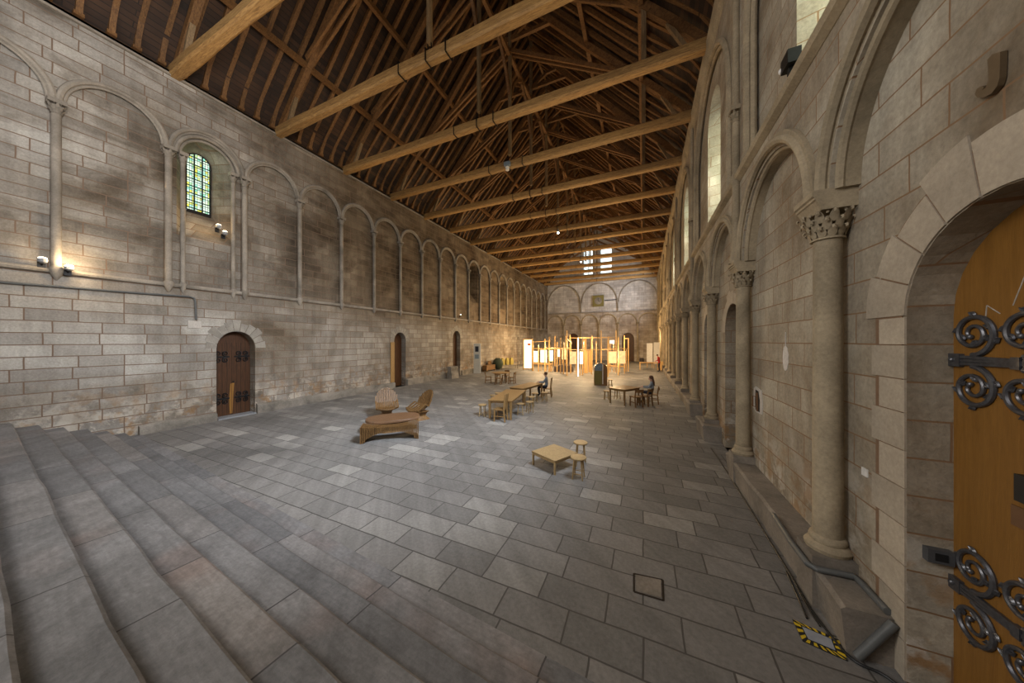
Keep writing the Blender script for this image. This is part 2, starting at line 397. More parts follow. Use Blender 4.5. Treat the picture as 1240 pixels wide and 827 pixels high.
# door leaves, voussoirs
def door_leaf(name, P, uc, r, zs, rise, d, mat, kind='structure'):
    m = MB(); m.prism(arch(uc, r+.02, 0, zs, rise+.02), lambda a,b,t: P(a,b,t), d, d+.06)
    o = m.build(name, mat); o['kind'] = kind; return o
def vouss(P, uc, r0, r1, zs, n, d0, d1, mat, parent, a0=0, a1=PI, gap=.012, stretch=1.0):
    for i in range(n):
        m = MB(); t0 = a0 + (a1-a0)*i/n; t1 = a0 + (a1-a0)*(i+1)/n; q = []
        g0, g1 = gap/r1, gap/r0
        sub = 4
        rr = r1*(1 + (.06*((i*7) % 3 - 1)))
        for k in range(sub+1): a = t0+g1+(t1-t0-2*g1)*k/sub; q.append((uc - r0*math.cos(a), zs + r0*stretch*math.sin(a)))
        for k in range(sub+1): a = t1-g0-(t1-t0-2*g0)*k/sub; q.append((uc - rr*math.cos(a), zs + rr*stretch*math.sin(a)))
        m.prism(q, lambda a,b,t: P(a,b,t), d0, d1); m.build('voussoir', mat, parent)
for uc, r, zs, a, b in doorsL[:3]:
    vouss(PL, uc, r+.01, r+.36, zs, 11, -.012, .1, M['vouss_l'], wl, stretch=1.1)
d1 = shell('door_1')
dl = door_leaf('door_leaf', PL, 6.08, .60, 2.68, .67, .38, M['darkdoor']); dl.parent = d1
ml = MB()
for k in range(9): 
    u = 5.5 + k*.145; ml.box(XL-.385, XL-.372, u-.004, u+.004, .05, 2.9)
ml.build('plank_gap', M['hole'], d1)
def scroll(m, P, d, u, z, r, sgn, up_, rad, turns=1.6, n=30):
    """one wrought spiral starting on the strap and curling up (up_=1) or down"""
    pts = []
    for i in range(n+1):
        t = i/n; a = -PI/2 + t*turns*2*PI; rr = r*(1-.78*t)
        cu, cz = u, z + up_*r
        pts.append(P(cu + sgn*rr*math.cos(a), cz + up_*rr*math.sin(a), d))
    m.tube(pts, [rad*(1-.45*i/n) for i in range(n+1)], 6)
for z in (2.35, .72):
    for su in (-1, 1):
        hm = MB(); hm.bar(PL(6.08+su*.56, z, .36), PL(6.08+su*.08, z, .36), .06, .03, (1,0,0))
        for du in (.42,.2):
            for up_ in (1,-1): scroll(hm, PL, .36, 6.08+su*du, z+up_*.03, .10, su, up_, .022)
        hm.build('strap_hinge', M['iron'], d1)
kb = MB(); kb.ball(PL(6.12,1.35,.34), .035); kb.build('knob', M['iron'], d1)
lt = MB(); lt.prism([(6.02,.1),(6.1,.1),(6.13,.9),(6.16,1.3),(6.04,1.28),(6.0,.7)], lambda a,b,t: PL(a,b,t), .374,.38); lt.build('worn_patch', M['door'], d1)
for k, (uc, r, zs, a, b) in enumerate(doorsL[1:]):
    dd = door_leaf('door_%d' % (k+2), PL, uc, r, zs, r*1.12, .38, M['darkdoor'])
lf = MB(); lf.box(XL+.005, XL+.05, 13.72, 14.02, .36, 2.9); lf.build('trim_1', M['table'], kind='structure')
sl_ = MB(); sl_.box(XL-.42, XL+.1, 5.5, 6.68, 0, .05); sl_.build('door_sill', M['greymetal'], d1)
# plinth course
bl = shell('baseboard_left')
for a, b, hh in ((3.62,5.46,.30),(6.70,14.0,.36),(15.1,17.4,.42),(17.4,20.2,.34),(21.6,33.8,.40),(35,46.9,.4)):
    m = MB(); nn = max(4, int((b-a)/.45)); sec = []
    for j in range(nn+1):
        y = a + (b-a)*j/nn; hz = hh + random.uniform(-.03,.03); px = XL + .13 + random.uniform(-.015,.015)
        sec.append([(XL-.02,y,0),(px,y,0),(px,y,hz-.04),(px-.05,y,hz),(XL-.02,y,hz+.02)])
    m.loft(sec); m.build('plinth_course', M['plinth'], bl)
# string course, colonnettes, arch mouldings
m = MB(); m.tube([PL(u, 4.86, -.03) for u in (YB, 15, 30, YE)], .075, 8); m.build('string_course', M['trim_l'], wl, True)
m = MB(); m.box(XL-.3, XL+.09, YB, YE, ZT-.06, ZT+.08); m.build('wall_plate_ledge', M['trim_l'], wl)
def capital(m, r, z0, z1, n_leaf, c=(0,0), half=False):
    h = z1 - z0
    prof = [(r*1.0, z0),(r*1.22, z0+.01*h),(r*1.22, z0+.07*h),(r*1.02,z0+.1*h),(r*1.08,z0+.35*h),(r*1.3,z0+.6*h),(r*1.62,z0+.75*h)]
    m.lathe(prof, (c[0],c[1],0), 16)
    for k in range(8):
        a = 2*PI*(k+.5)/8; m.ball((c[0]+math.cos(a)*r*1.62, c[1]+math.sin(a)*r*1.62, z0+.88*h), r*.15, 8, 5)
    for tier, (zz, ll, nl) in enumerate(((z0+.10*h,.30*h,n_leaf),(z0+.32*h,.34*h,n_leaf),(z0+.56*h,.34*h,n_leaf))):
        for k in range(nl):
            a = 2*PI*(k + .5*tier)/nl; ca, sa = math.cos(a), math.sin(a); tx, ty = -sa, ca
            rb = r*(1.08 + .22*tier); pts = []
            for t in (0,.35,.7,1.0,1.12,1.05):
                rr = rb + r*(.05 + .42*t*t); zz2 = zz + ll*min(t,1.05) - (0 if t < 1.1 else .05*h)
                if t == 1.05: zz2 -= .12*h; rr += .04*r
                w = r*.3*(math.sin(PI*min(.98,(.22+.62*t)))+.12)
                pts.append([(c[0]+ca*rr+tx*w, c[1]+sa*rr+ty*w, zz2),(c[0]+ca*(rr+.09*r),c[1]+sa*(rr+.09*r),zz2+.01),(c[0]+ca*rr-tx*w,c[1]+sa*rr-ty*w,zz2),(c[0]+ca*(rr-.06*r),c[1]+sa*(rr-.06*r),zz2-.01)])
            m.loft(pts)
proto = None
for u in colL:
    if proto is None:
        m = MB(); m.lathe([(.085,4.9),(.085,9.12)], n=12); s = m.build('colonnette', M['trim_l'], wl, True)
        m = MB(); capital(m, .085, 9.1, 9.38, 6); m.box(-.15,.15,-.15,.15,9.36,9.47); m.build('capital', M['trim_l'], s, True)
        m = MB(); m.lathe([(.02,4.62),(.075,4.72),(.13,4.86),(.13,4.93),(.09,4.98)], n=12); m.build('base', M['trim_l'], s, True)
        s.location = (XL+.05, u, 0); proto = s
    else: c = copy_tree(proto, wl); c.location = (XL+.05, u, 0)
for cu in (4.6, 5.96):
    c = copy_tree(proto, wl); c.location = (XL+.02, cu, 0); c.scale = (.75,.75,1)
am = None
for a, b in zip(colL, colL[1:]):
    uc = (a+b)/2
    if am is None:
        m = MB(); moulding(lambda u,z,d: (-d,u,z), 0, .99, 9.48, 1.05, .07, -.03, m=m); moulding(lambda u,z,d: (-d,u,z), 0, .90, 9.48, .95, .035, -.015, m=m)
        am = m.build('arch_moulding', M['trim_l'], wl, True); am.location = (XL, uc, 0)
    else:
        c = am.copy(); C.objects.link(c); c.location = (XL, uc, 0)
m = MB(); moulding(PL, 5.28, .84, 9.42, .9, .06, -.03, m=m); moulding(PL, 5.28, .74, 9.42, .8, .05, .06, m=m); m.build('window_moulding', M['trim_l'], wl, True)
for k, wcn in enumerate(win_c):
    uc = min(((a+b)/2 for a, b in zip(colL, colL[1:])), key=lambda q: abs(q-wcn)) + .05
    w = MB(); fill(w, PL, arch(uc,.33,7.88,9.72,.36), .97)
    wo = w.build('window_%d' % (k+1), M['stained'] if k == 0 else M['stained_dk'], kind='structure')
    fr = MB(); op = arch(uc,.335,7.88,9.72,.36)
    fr.tube([PL(a,b,.96) for a,b in op], .022, 6, True)
    if k == 0:
        for q in (-.11,.11): fr.bar(PL(uc+q,7.88,.955), PL(uc+q,10.02,.955), .016,.016)
        for q in range(1,8): fr.bar(PL(uc-.33,7.88+q*.276,.955), PL(uc+.33,7.88+q*.276,.955), .014,.014)
        fr.bar(PL(uc-.33,7.84,.93), PL(uc+.33,7.84,.93), .06, .12)
    fr.build('window_frame', M['iron'], wo)

# ================================================================== RIGHT WALL
wr = shell('wall_right')
colR = [4.55 + 3.12*k for k in range(-2, 14)]
RD = .22
low = MB()
doorsR = {colR[1]: (2.95,.76,3.17), colR[3]: (9.16,.72,3.2), colR[4]: (12.30,.62,3.3)}
rect(low, PR, YB, colR[0], 0, 6.45)
for a, b in zip(colR, colR[1:]):
    uc = (a+b)/2; o = arch(uc, 1.36, 4.57, 4.58, 1.36, 24)
    panel(low, PR, a, b, 4.57, 6.45, o); reveal(low, PR, o, 0, o, RD, False)
    if a in doorsR:
        du, r, zs = doorsR[a]; dO = arch(du, r, 0, zs, r)
        panel(low, PR, a, b, 0, 6.1, dO, RD); reveal(low, PR, dO, RD, dO, RD+.34)
    else: rect(low, PR, a, b, 0, 6.1, RD)
rect(low, PR, colR[-1], YE, 0, 6.45)
low.build('masonry', M['wall_r'], wr)
XU = 1.86; PU = lambda u, z, d: (XU + d, u, z)
up = MB(); winR = [4.55 + 6.24*k for k in range(-1, 7)]
for uc in winR:
    a, b = uc-3.12, uc+3.12
    o = arch(uc, 2.42, 6.5, 8.9, 2.42, 24); panel(up, PU, a, b, 6.4, ZT, o); reveal(up, PU, o, 0, o, .12)
    e = arch(uc, .88, 6.52, 9.7, .95, 20); w = arch(uc, .60, 6.9, 9.6, .66, 20)
    panel(up, PU, uc-2.45, uc+2.45, 6.5, 11.35, e, .12); reveal(up, PU, e, .12, w, 1.15)
if winR[-1]+3.12 < YE: rect(up, PU, winR[-1]+3.12, YE, 6.4, ZT)
up.build('upper_masonry', M['wall_r'], wr)
for k, uc in enumerate(winR):
    w = MB(); fill(w, PU, arch(uc,.60,6.9,9.6,.66,20), 1.12); wo = w.build('window_%d' % (k+6), M['pane'], kind='structure')
    fr = MB(); fr.tube([PU(a,b,1.11) for a,b in arch(uc,.60,6.9,9.6,.66,20)], .03, 6, True)
    for q in range(1,6): fr.bar(PU(uc-.6,6.9+q*.55,1.11), PU(uc+.6,6.9+q*.55,1.11), .02,.02)
    fr.bar(PU(uc,6.9,1.11), PU(uc,10.25,1.11), .03,.03); fr.build('window_frame', M['iron'], wo)
m = MB(); m.prism([(2.0,6.30),(1.85,6.32),(1.77,6.37),(1.74,6.43),(1.76,6.48),(2.0,6.53)], lambda a,b,t: (a,t,b), YB, YE); m.build('string_course', M['trim_r'], wr)
m = MB(); m.prism([(2.0,11.45),(1.85,11.5),(1.83,11.62),(1.77,11.7),(1.75,11.85),(1.73,12.03),(2.3,12.03)], lambda a,b,t: (a,t,b), YB, YE); m.build('cornice', M['trim_r'], wr)
# big columns with carved capitals
proto = None; CX = 1.93
for u in colR:
    if proto is None:
        m = MB(); m.lathe([(.128,.74),(.124,2.4),(.120,4.12)], n=24); s = m.build('column', M['trim_r'], wr, True); s.location = (CX,u,0)
        m = MB(); capital(m, .120, 4.1, 4.42, 11); m.build('capital', M['trim_r'], s, True)
        m = MB(); m.prism([(-.14,4.40),(-.155,4.45),(-.185,4.51),(-.20,4.52),(-.20,4.545),(-.22,4.56),(-.22,4.62),(.2,4.62),(.2,4.40)], lambda a,b,t: (a,t,b), -.22,.22)
        m.build('abacus', M['trim_r'], s)
        m = MB(); m.lathe([(.19,.58),(.20,.62),(.175,.655),(.15,.67),(.16,.70),(.15,.735),(.128,.75)], n=24); m.build('base', M['trim_r'], s, True)
        m = MB(); m.prism([(-.22,-.22),(.2,-.22),(.2,.22),(-.14,.22),(-.22,.14)], lambda a,b,t: (a,b,t), .0,.58); m.build('plinth', M['bench'], s)
        proto = s
    else: c = copy_tree(proto, wr); c.location = (CX,u,0)
am = None
for a, b in zip(colR, colR[1:]):
    uc = (a+b)/2
    if am is None:
        f = lambda u,z,d: (d,u,z); m = MB()
        moulding(f,0,1.44,4.6,1.44,.062,-.035,36,m); moulding(f,0,1.335,4.6,1.335,.045,.075,36,m)
        rr = [[f(-r*math.cos(PI*i/36), 4.6+r*math.sin(PI*i/36), d) for r, d in ((1.30,.24),(1.30,.10),(1.36,.08),(1.37,.0),(1.42,-.02),(1.50,-.055),(1.545,-.05),(1.55,.02),(1.5,.24))] for i in range(37)]
        m.loft(rr)
        am = m.build('arch_moulding', M['trim_r'], wr, True); am.location = (XR, uc, 0)
    else: c = am.copy(); C.objects.link(c); c.location = (XR, uc, 0)
# slim upper colonnettes on every second column, window arches
proto = None
for k in range(1, 15, 2):
    u = colR[2] + 3.12*k
    if u > YE-1: break
    if proto is None:
        m = MB(); m.lathe([(.072,4.85),(.07,7.7)], n=14); m.lathe([(.066,7.9),(.066,11.6)], n=14); m.lathe([(.07,6.28),(.1,6.32),(.1,6.48),(.07,6.52)], n=14)
        s = m.build('colonnette', M['trim_r'], wr, True); s.location = (1.81,u,0)
        m = MB(); capital(m,.066,7.62,7.86,6); m.box(-.115,.1,-.115,.115,7.85,7.94); m.build('capital', M['trim_r'], s, True)
        m = MB(); m.lathe([(.13,4.62),(.13,4.72),(.1,4.78),(.1,4.84),(.07,4.88)], n=14); m.build('base', M['trim_r'], s, True); proto = s
    else: c = copy_tree(proto, wr); c.location = (1.81,u,0)
am = None
for uc in winR:
    if am is None:
        f = lambda u,z,d: (d,u,z); m = MB(); moulding(f,0,2.47,8.9,2.47,.075,-.02,32,m); moulding(f,0,2.36,8.9,2.36,.05,.04,32,m)
        for sg in (-1,1): m.tube([f(sg*2.47,6.5,-.02), f(sg*2.47,8.9,-.02)], .075, 8); m.tube([f(sg*2.36,6.5,.04), f(sg*2.36,8.9,.04)], .05, 8)
        am = m.build('window_arch_moulding', M['trim_r'], wr, True); am.location = (XU,uc,0)
    else: c = am.copy(); C.objects.link(c); c.location = (XU,uc,0)
# portal voussoirs and jamb stones around the iron-strapped door
jt = MB(); jt.prism(arch(2.95,.80,0.0,3.17,.8)+[(2.95+1.12,0)]+[(2.95+1.12*math.cos(PI*i/16),3.17+1.12*math.sin(PI*i/16)) for i in range(17)]+[(2.95-1.12,0)], lambda a,b,t: PR(a,b,t), RD-.006, RD+.02)
jt.build('joint_mortar', M['joint'], wr)
vouss(PR, 2.95, .765, 1.17, 3.17, 9, RD-.014, RD+.05, M['vouss'], wr, gap=.008)
zc = [0,.34,.68,1.0,1.34,1.67,2.0,2.33,2.62,2.92,3.165]
for i, (a, b) in enumerate(zip(zc, zc[1:])):
    for sg in (1,-1):
        wdt = .30 if i % 2 else .40
        m = MB(); u0 = 2.95+sg*.762; m.box(XR+RD-.013, XR+RD+.33, min(u0,u0+sg*wdt), max(u0,u0+sg*wdt), a+.005, b-.005); m.build('jamb_stone', M['vouss'], wr)
# portal door
d6 = shell('door_6'); DX = RD+.265
o = door_leaf('door_leaf', PR, 2.95,.80,3.17,.8, DX, M['door']); o.parent = d6
def leaf(m, P, d, u, z, ang, L, W):
    c, s_ = math.cos(ang), math.sin(ang); f = lambda a,b,h: P(u + a*c - b*s_, z + a*s_ + b*c, d - h)
    pr = [(0,0.004),(.25,.5),(.55,.62),(.8,.35),(1,.03)]
    m.loft([[f(L*t, W*w, .002), f(L*t, W*w*.45, .012), f(L*t, 0, .005), f(L*t, -W*w*.45, .012), f(L*t, -W*w, .002), f(L*t,0,-.004)] for t, w in pr])
def big_scroll(P, d, cu, cz, r, up_, sg):
    """spiral leaving the strap tangentially: starts below centre, goes round and curls in; with leaves"""
    m = MB(); pts = []; rad = []; n = 64
    for i in range(n+1):
        t = i/n; T = 1.9*t; a = -PI/2 + T*2*PI; rr = r*(1 - .43*T)
        pts.append((cu - sg*rr*math.cos(a), cz + up_*rr*math.sin(a), d-.012)); rad.append(.020*(1-.42*t))
    m.tube([P(*p) for p in pts], rad, 8)
    m.ball(P(pts[-1][0],pts[-1][1],d-.015), .02, 8, 5)
    for t, s2 in ((.10,1),(.17,-1),(.26,1),(.36,1),(.42,-1),(.52,-1),(.62,1)):
        i = int(t*n); p = pts[i]; q = pts[i+1]; ang = math.atan2(q[1]-p[1], q[0]-p[0]) + s2*up_*sg*R(42)
        leaf(m, P, d-.010, p[0], p[1], ang, .062, .042)
    return m
for z0 in (2.80,.97):
    sm = MB()
    sm.box(XR+DX-.03, XR+DX, 3.62, 3.712, z0-.052, z0+.052)
    for dz in (-.028,0,.028): sm.bar(PR(3.62,z0+dz,DX-.014), PR(3.24,z0+dz*.7,DX-.014), .022,.022)
    for dz in (-.014,.014): sm.bar(PR(3.62,z0+dz,DX-.006), PR(2.3,z0+dz,DX-.006), .014,.02)
    sm.box(XR+DX-.034, XR+DX, 3.20, 3.255, z0-.042, z0+.042); sm.box(XR+DX-.03, XR+DX, 3.175, 3.185, z0-.05, z0+.05)
    for dz in (-1,1):
        sm.tube([PR(3.18,z0+dz*.03,DX-.014),PR(3.08,z0+dz*.04,DX-.014),PR(2.95,z0+dz*.085,DX-.014),PR(2.8,z0+dz*.10,DX-.014)], .016, 6)
    sm.bar(PR(3.2,z0,DX-.012), PR(2.3,z0,DX-.012), .03, .03)
    sm.ball(PR(3.68,z0,DX-.03), .02, 8, 5)
    hin = sm.build('strap_hinge', M['wrought'], d6, True)
    for j, (cu, rr) in enumerate(((3.535,.165),(3.195,.165),(2.85,.165),(2.5,.165))):
        for up_ in (1,-1):
            cz = z0 + up_*(.045 + rr)
            big_scroll(PR, DX, cu, cz, rr, up_, 1).build('scroll', M['wrought'], hin, True)
lk = MB(); lk.box(XR+DX-.06, XR+DX, 3.02, 3.195, 1.88, 2.06); lk.build('lock_box', M['black'], d6)
lk = MB(); lk.box(XR+DX-.008, XR+DX, 2.98, 3.285, 1.68, 1.82); lk.build('lock_plate', M['rust'], d6)
sm = MB()
for q in (((3.46,3.12),(3.45,3.22)),((3.45,3.22),(3.36,3.15)),((3.28,3.2),(3.2,3.42))): sm.bar(PR(*q[0],DX-.002), PR(*q[1],DX-.002), .004,.004)
sm.build('scratch', M['patch'], d6)
for k, (key, nm) in enumerate(((colR[3],'door_7'),(colR[4],'door_8'))):
    du, r, zs = doorsR[key]; dd = door_leaf(nm, PR, du, r, zs, r, RD+.27, M['darkdoor'])
    for z0 in (2.6,.9):
        hm = MB(); hm.bar(PR(du+r-.05,z0,RD+.25), PR(du-r+.1,z0,RD+.25), .07,.03,(0,0,1))
        for q in (.3,.75,1.1):
            for up_ in (1,-1): scroll(hm, PR, RD+.25, du+r-q, z0+up_*.04, .14, 1, up_, .022)
        hm.build('strap_hinge', M['iron'], dd)
    vouss(PR, du, r+.01, r+.33, zs, 9, RD-.008, RD+.05, M['vouss'], wr, gap=.006)

# stone benches along the right wall
def stone_bench(y0, y1, x0, h, label):
    m = MB(); nn = max(6, int((y1-y0)/.3)); sec = []
    for j in range(nn+1):
        y = y0 + (y1-y0)*j/nn; dx = random.uniform(-.015,.015); dz = random.uniform(-.012,.012)
        sec.append([(XR+RD,y,0),(x0+dx+.03,y,0),(x0+dx,y,h-.09+dz),(x0+dx-.01,y,h-.03+dz),(x0+dx+.03,y,h+dz),(XR+RD,y,h)])
    m.loft(sec); return tag(m.build('stone_bench', M['bench']), label, 'bench')
stone_bench(3.82, 8.1, 1.73, .44, 'long worn stone ledge bench under the first big column, grey pipe on top')
stone_bench(10.25, 11.55, 1.62, .46, 'short worn stone ledge bench just beyond the arched side doorway')
stone_bench(13.35, 14.7, 1.66, .5, 'squat stone block bench at the foot of the fourth wall column')
stone_bench(15.2, 31, 1.72, .42, 'low stone ledge bench running under the far wall columns')

# ================================================================== END WALL
we = shell('wall_end')
low = MB(); x0, x1 = XL-.1, XR+.1; nb = 6; bw = (2.02+14.55)/6
cen = [-14.55 + bw*(k+.5) for k in range(6)]
for k, uc in enumerate(cen):
    a, b = uc-bw/2, uc+bw/2; o = arch(uc,1.18,0,5.85,1.22,18); panel(low, PE, a, b, 0, 7.5, o); reveal(low, PE, o, 0, o, .14)
    if k in (1,4):
        du = -10.3 if k == 1 else -2.09; do = arch(du,.84,0,3.4,.86); panel(low, PE, uc-1.2, uc+1.2, 0, 7.2, do, .14); reveal(low, PE, do, .14, do, .5)
    else: fill(low, PE, o, .14)
low.build('masonry', M['wall_e'], we)
up = MB(); cen3 = [-14.55 + 2*bw*(k+.5) for k in range(3)]
for uc in cen3:
    o = arch(uc,2.6,7.55,8.95,2.95,24); panel(up, PE, uc-bw, uc+bw, 7.5, 12.25, o); reveal(up, PE, o, 0, o, .12); fill(up, PE, o, .12)
gw = [(-7.95,.72),(-5.25,.85)]
for (uc, r), (a, b) in zip(gw, ((-15.2,-6.7),(-6.7,3))):
    o = arch(uc,r,13.5,17.0,r); panel(up, PE, a, b, 12.25, 23, o); reveal(up, PE, o, 0, o, .7)
up.build('upper_masonry', M['wall_e_lit'], we)
for k, (uc, r) in enumerate(gw):
    w = MB(); o = arch(uc,r,13.5,17.0,r); fill(w, PE, o, .6); wo = w.build('window_%d' % (k+14), M['pane'], kind='structure')
    fr = MB(); fr.tube([PE(a,b,.58) for a,b in o], .05, 6, True)
    if k == 0: fr.bar(PE(uc,13.5,.58), PE(uc,17.7,.58), .09,.09)
    for q in range(1,5): fr.bar(PE(uc-r,13.5+q*.82,.58), PE(uc+r,13.5+q*.82,.58), .04,.04)
    fr.build('window_frame', M['iron'], wo)
for k in (1,4):
    du = -10.3 if k == 1 else -2.09; door_leaf('door_%d' % (9+k), PE, du,.84,3.4,.86,.45, M['darkdoor'])
m = MB(); m.box(x0,x1,YE-.12,YE+.05,7.42,7.56); m.build('string_course', M['trim_l'], we)
m = MB(); m.box(x0,x1,YE-.12,YE+.05,12.2,12.4); m.build('cornice', M['trim_l'], we)
for k in range(1,6):
    u = -14.55 + bw*k; m = MB(); m.lathe([(.12,.3),(.11,5.5)], (u,YE-.06,0), 12); s = m.build('column', M['trim_r'], we, True)
    m = MB(); capital(m,.11,5.45,5.75,7,(u,YE-.06)); m.box(u-.2,u+.2,YE-.25,YE+.1,5.74,5.86); m.build('capital', M['trim_r'], s)
    m = MB(); m.box(u-.2,u+.2,YE-.26,YE+.1,0,.25); m.lathe([(.18,.25),(.16,.3),(.12,.36)], (u,YE-.06,0), 12); m.build('base', M['trim_r'], s)
for uc in cen: moulding(PE,uc,1.26,5.86,1.3,.09,-.02).build('arch_moulding', M['trim_r'], we, True)
for uc in cen3: moulding(PE,uc,2.68,8.95,3.03,.10,-.02,32).build('upper_arch_moulding', M['trim_l'], we, True)
for u in (cen3[0]+bw, cen3[1]+bw):
    m = MB(); m.tube([(u,YE-.06,7.5),(u,YE-.06,8.9)], .1, 10); m.build('colonnette', M['trim_l'], we, True)
# clock
ck = thing('wall_clock', 'square dark wooden wall clock with round dial high on the end wall', 'clock', (-6.37,YE-.02,9.24))
m = MB(); m.box(-.83,.83,-.12,.12,-.85,.85); m.build('case', M['olive'], ck)
m = MB(); m.prism([(.55*math.cos(2*PI*i/24),.55*math.sin(2*PI*i/24)) for i in range(24)], lambda a,b,t: (a,t,b), -.15,-.12); m.build('dial', M['plinth'], ck)
m = MB(); m.bar((0,-.16,0),(.05,-.16,.42),.05,.02,(0,1,0)); m.bar((0,-.16,0),(.25,-.16,-.1),.05,.02,(0,1,0)); m.build('hand', M['black'], ck)
m = MB(); m.tube([PE(-5.5,9.25,-.06),PE(-3.6,9.3,-.06)], .05, 6); m.build('bracket_arm', M['iron'], None); tag(bpy.data.objects['bracket_arm'], 'thin dark iron rod fixed to the end wall beside the square clock', 'rod')

# back of the hall behind the photographer
m = MB(); rect(m, lambda u,z,d: (u,YB,z), -15.2, 3, 0, 23); m.build('wall_back', M['wall_r'], kind='structure')

# ================================================================== ROOF
XC = -6.29; HW = 8.25; PITCH = 1.13; ZR = ZT + .35 + PITCH*HW
ce = shell('ceiling')
for sg in (-1,1):
    m = MB(); e = XC + sg*(HW+.45)
    m.add([(e,YB,ZT-.15),(e,YE+.3,ZT-.15),(XC,YE+.3,ZR+.18),(XC,YB,ZR+.18)], [(0,1,2,3)]); m.build('boarding', M['boards'], ce)
    for t, zz in ((2.05,2.36),(4.35,4.96)):
        m = MB(); X = XC + sg*(HW-t); m.bar((X,YB+.3,ZT+zz-.16),(X,YE-.1,ZT+zz-.16),.16,.2); m.build('purlin', M['oakr'], ce)
    m = MB(); X = XC + sg*(HW-.1); X += sg*.12; m.bar((X,YB+.1,ZT+.05),(X,YE-.05,ZT+.05),.2,.08); m.build('wall_plate', M['teakd'], ce)
m = MB(); m.bar((XC,YB+.3,17.75),(XC,YE-.1,17.75),.16,.2); m.build('ridge_beam', M['oakr'], ce)
m = MB(); m.bar((XC,YB+.3,ZR-.2),(XC,YE-.1,ZR-.2),.16,.2); m.build('ridge_beam', M['oakr'], ce)
# common rafters: curved foot, one object each, mesh shared
raf = MB(); pts = [(0,0,.16),(.10,0,.5),(.34,0,.9),(.85,0,1.42),(1.6,0,2.15),(2.9,0,3.55),(4.6,0,5.45),(6.4,0,7.45),(8.12,0,9.32)]
raf.path_bar(pts, .12, .16, (0,1,0)); raf.box(-.06,.10,-.09,.09,.14,.24)
r0 = None; YT = [4.42 + 3.12*k for k in range(14)]
ys = []
y = 4.42 - 3.12*1.6
while y < YE - .2:
    if min(abs(y-t) for t in YT) > .2: ys.append(y)
    y += .52
for sg in (-1,1):
    for y in ys:
        if r0 is None:
            r0 = raf.build('common_rafter', M['oakr']); o = r0
        else: o = r0.copy(); C.objects.link(o)
        o.location = (XC + sg*(HW-.02), y + random.uniform(-.03,.03), ZT); o.rotation_euler = (0, random.uniform(-.008,.008), 0 if sg < 0 else PI)
        if sg < 0: tag(o, 'curved-foot oak common rafter under dark boarding, on the slope above the blind arcade', 'rafter', 'common rafters above the arcaded wall')
        else: tag(o, 'curved-foot oak common rafter under dark boarding, on the slope above the tall windows', 'rafter', 'common rafters above the window wall')
# trusses
tr = thing('roof_truss', '', 'roof truss', (XC, YT[0], ZT), 0, 'oak roof trusses with tie beams')
m = MB()
nb_ = 12; bz = [ .06*math.sin(PI*i/nb_) for i in range(nb_+1)]
rings = []
for i in range(nb_+1):
    X = -HW-.12 + (2*HW+.3)*i/nb_; a = .165 + .02*math.sin(i*1.7); b = .185; c_ = .06; z = bz[i]*0 + .12 
    rings.append([(X,y_,z+z_) for y_,z_ in ((-a+c_,-b),(a-c_,-b),(a,-b+c_),(a,b-c_),(a-c_,b),(-a+c_,b),(-a,b-c_),(-a,-b+c_))])
m.loft(rings); tb = m.build('tie_beam', M['oak'], tr)
m = MB(); m.bar((0,0,.62),(0,0,9.5),.17,.17,(0,1,0),ch=.04); kp = m.build('king_post', M['oakz'], tr)
m = MB(); m.bar((-.07,0,.3),(-.07,0,1.0),.012,.05,(0,1,0)); m.bar((.07,0,.3),(.07,0,1.0),.012,.05,(0,1,0)); m.build('post_stirrup', M['iron'], kp)
for xx in (-1.15,-.02,.75):
    m = MB()
    for q in (((-.18,-.2),(.18,-.2)),((.18,-.2),(.18,.2)),((.18,.2),(-.18,.2)),((-.18,.2),(-.18,-.2))):
        m.bar((xx,q[0][0],.12+q[0][1]),(xx,q[1][0],.12+q[1][1]),.045,.02,(1,0,0))
    m.build('iron_strap', M['iron'], tb)
for sg in (-1,1):
    m = MB(); m.path_bar([(sg*(HW-.25),0,.28),(sg*(HW-1.2),0,1.35),(sg*(HW-2.3),0,2.5),(sg*4,0,4.55),(sg*2,0,6.8),(sg*.1,0,9.0)], .2, .26, (0,1,0)); m.build('principal_rafter', M['oakr'], tr)
    for yy in (-.13,.13):
        m = MB(); m.bar((sg*(HW-2.15),yy,2.42),(sg*.08,yy,5.9),.09,.18,(0,0,1)); m.build('raking_strut', M['oakr'], tr)
    m = MB(); m.bar((sg*(HW-.75),0,.3),(sg*(HW-1.25),0,1.25),.12,.14,(0,1,0)); m.build('ashlar_post', M['oakz'], tr)
    m = MB(); m.path_bar([(0,sg*.05,3.7),(0,sg*.45,4.6),(0,sg*.95,5.25),(0,sg*1.5,5.65)], .13,.14,(1,0,0)); m.build('curved_brace', M['oakr'], tr)
    m = MB(); m.path_bar([(sg*.05,0,6.6),(sg*1.0,0,7.15),(sg*1.75,0,7.2)], .12,.14,(0,1,0)); m.build('collar_brace', M['oakr'], tr)
m = MB(); m.bar((6.3,0,.3),(6.3,0,2.2),.15,.15,(0,1,0)); m.build('queen_post', M['oakz'], tr)
m = MB(); m.bar((-2.3,0,6.55),(2.3,0,6.55),.14,.18); m.build('collar', M['oakr'], tr)
ordn = 'first second third fourth fifth sixth seventh eighth ninth tenth eleventh twelfth thirteenth fourteenth'.split()
tr['label'] = 'first oak roof truss from the stone steps, its beam leaving the picture at the top'
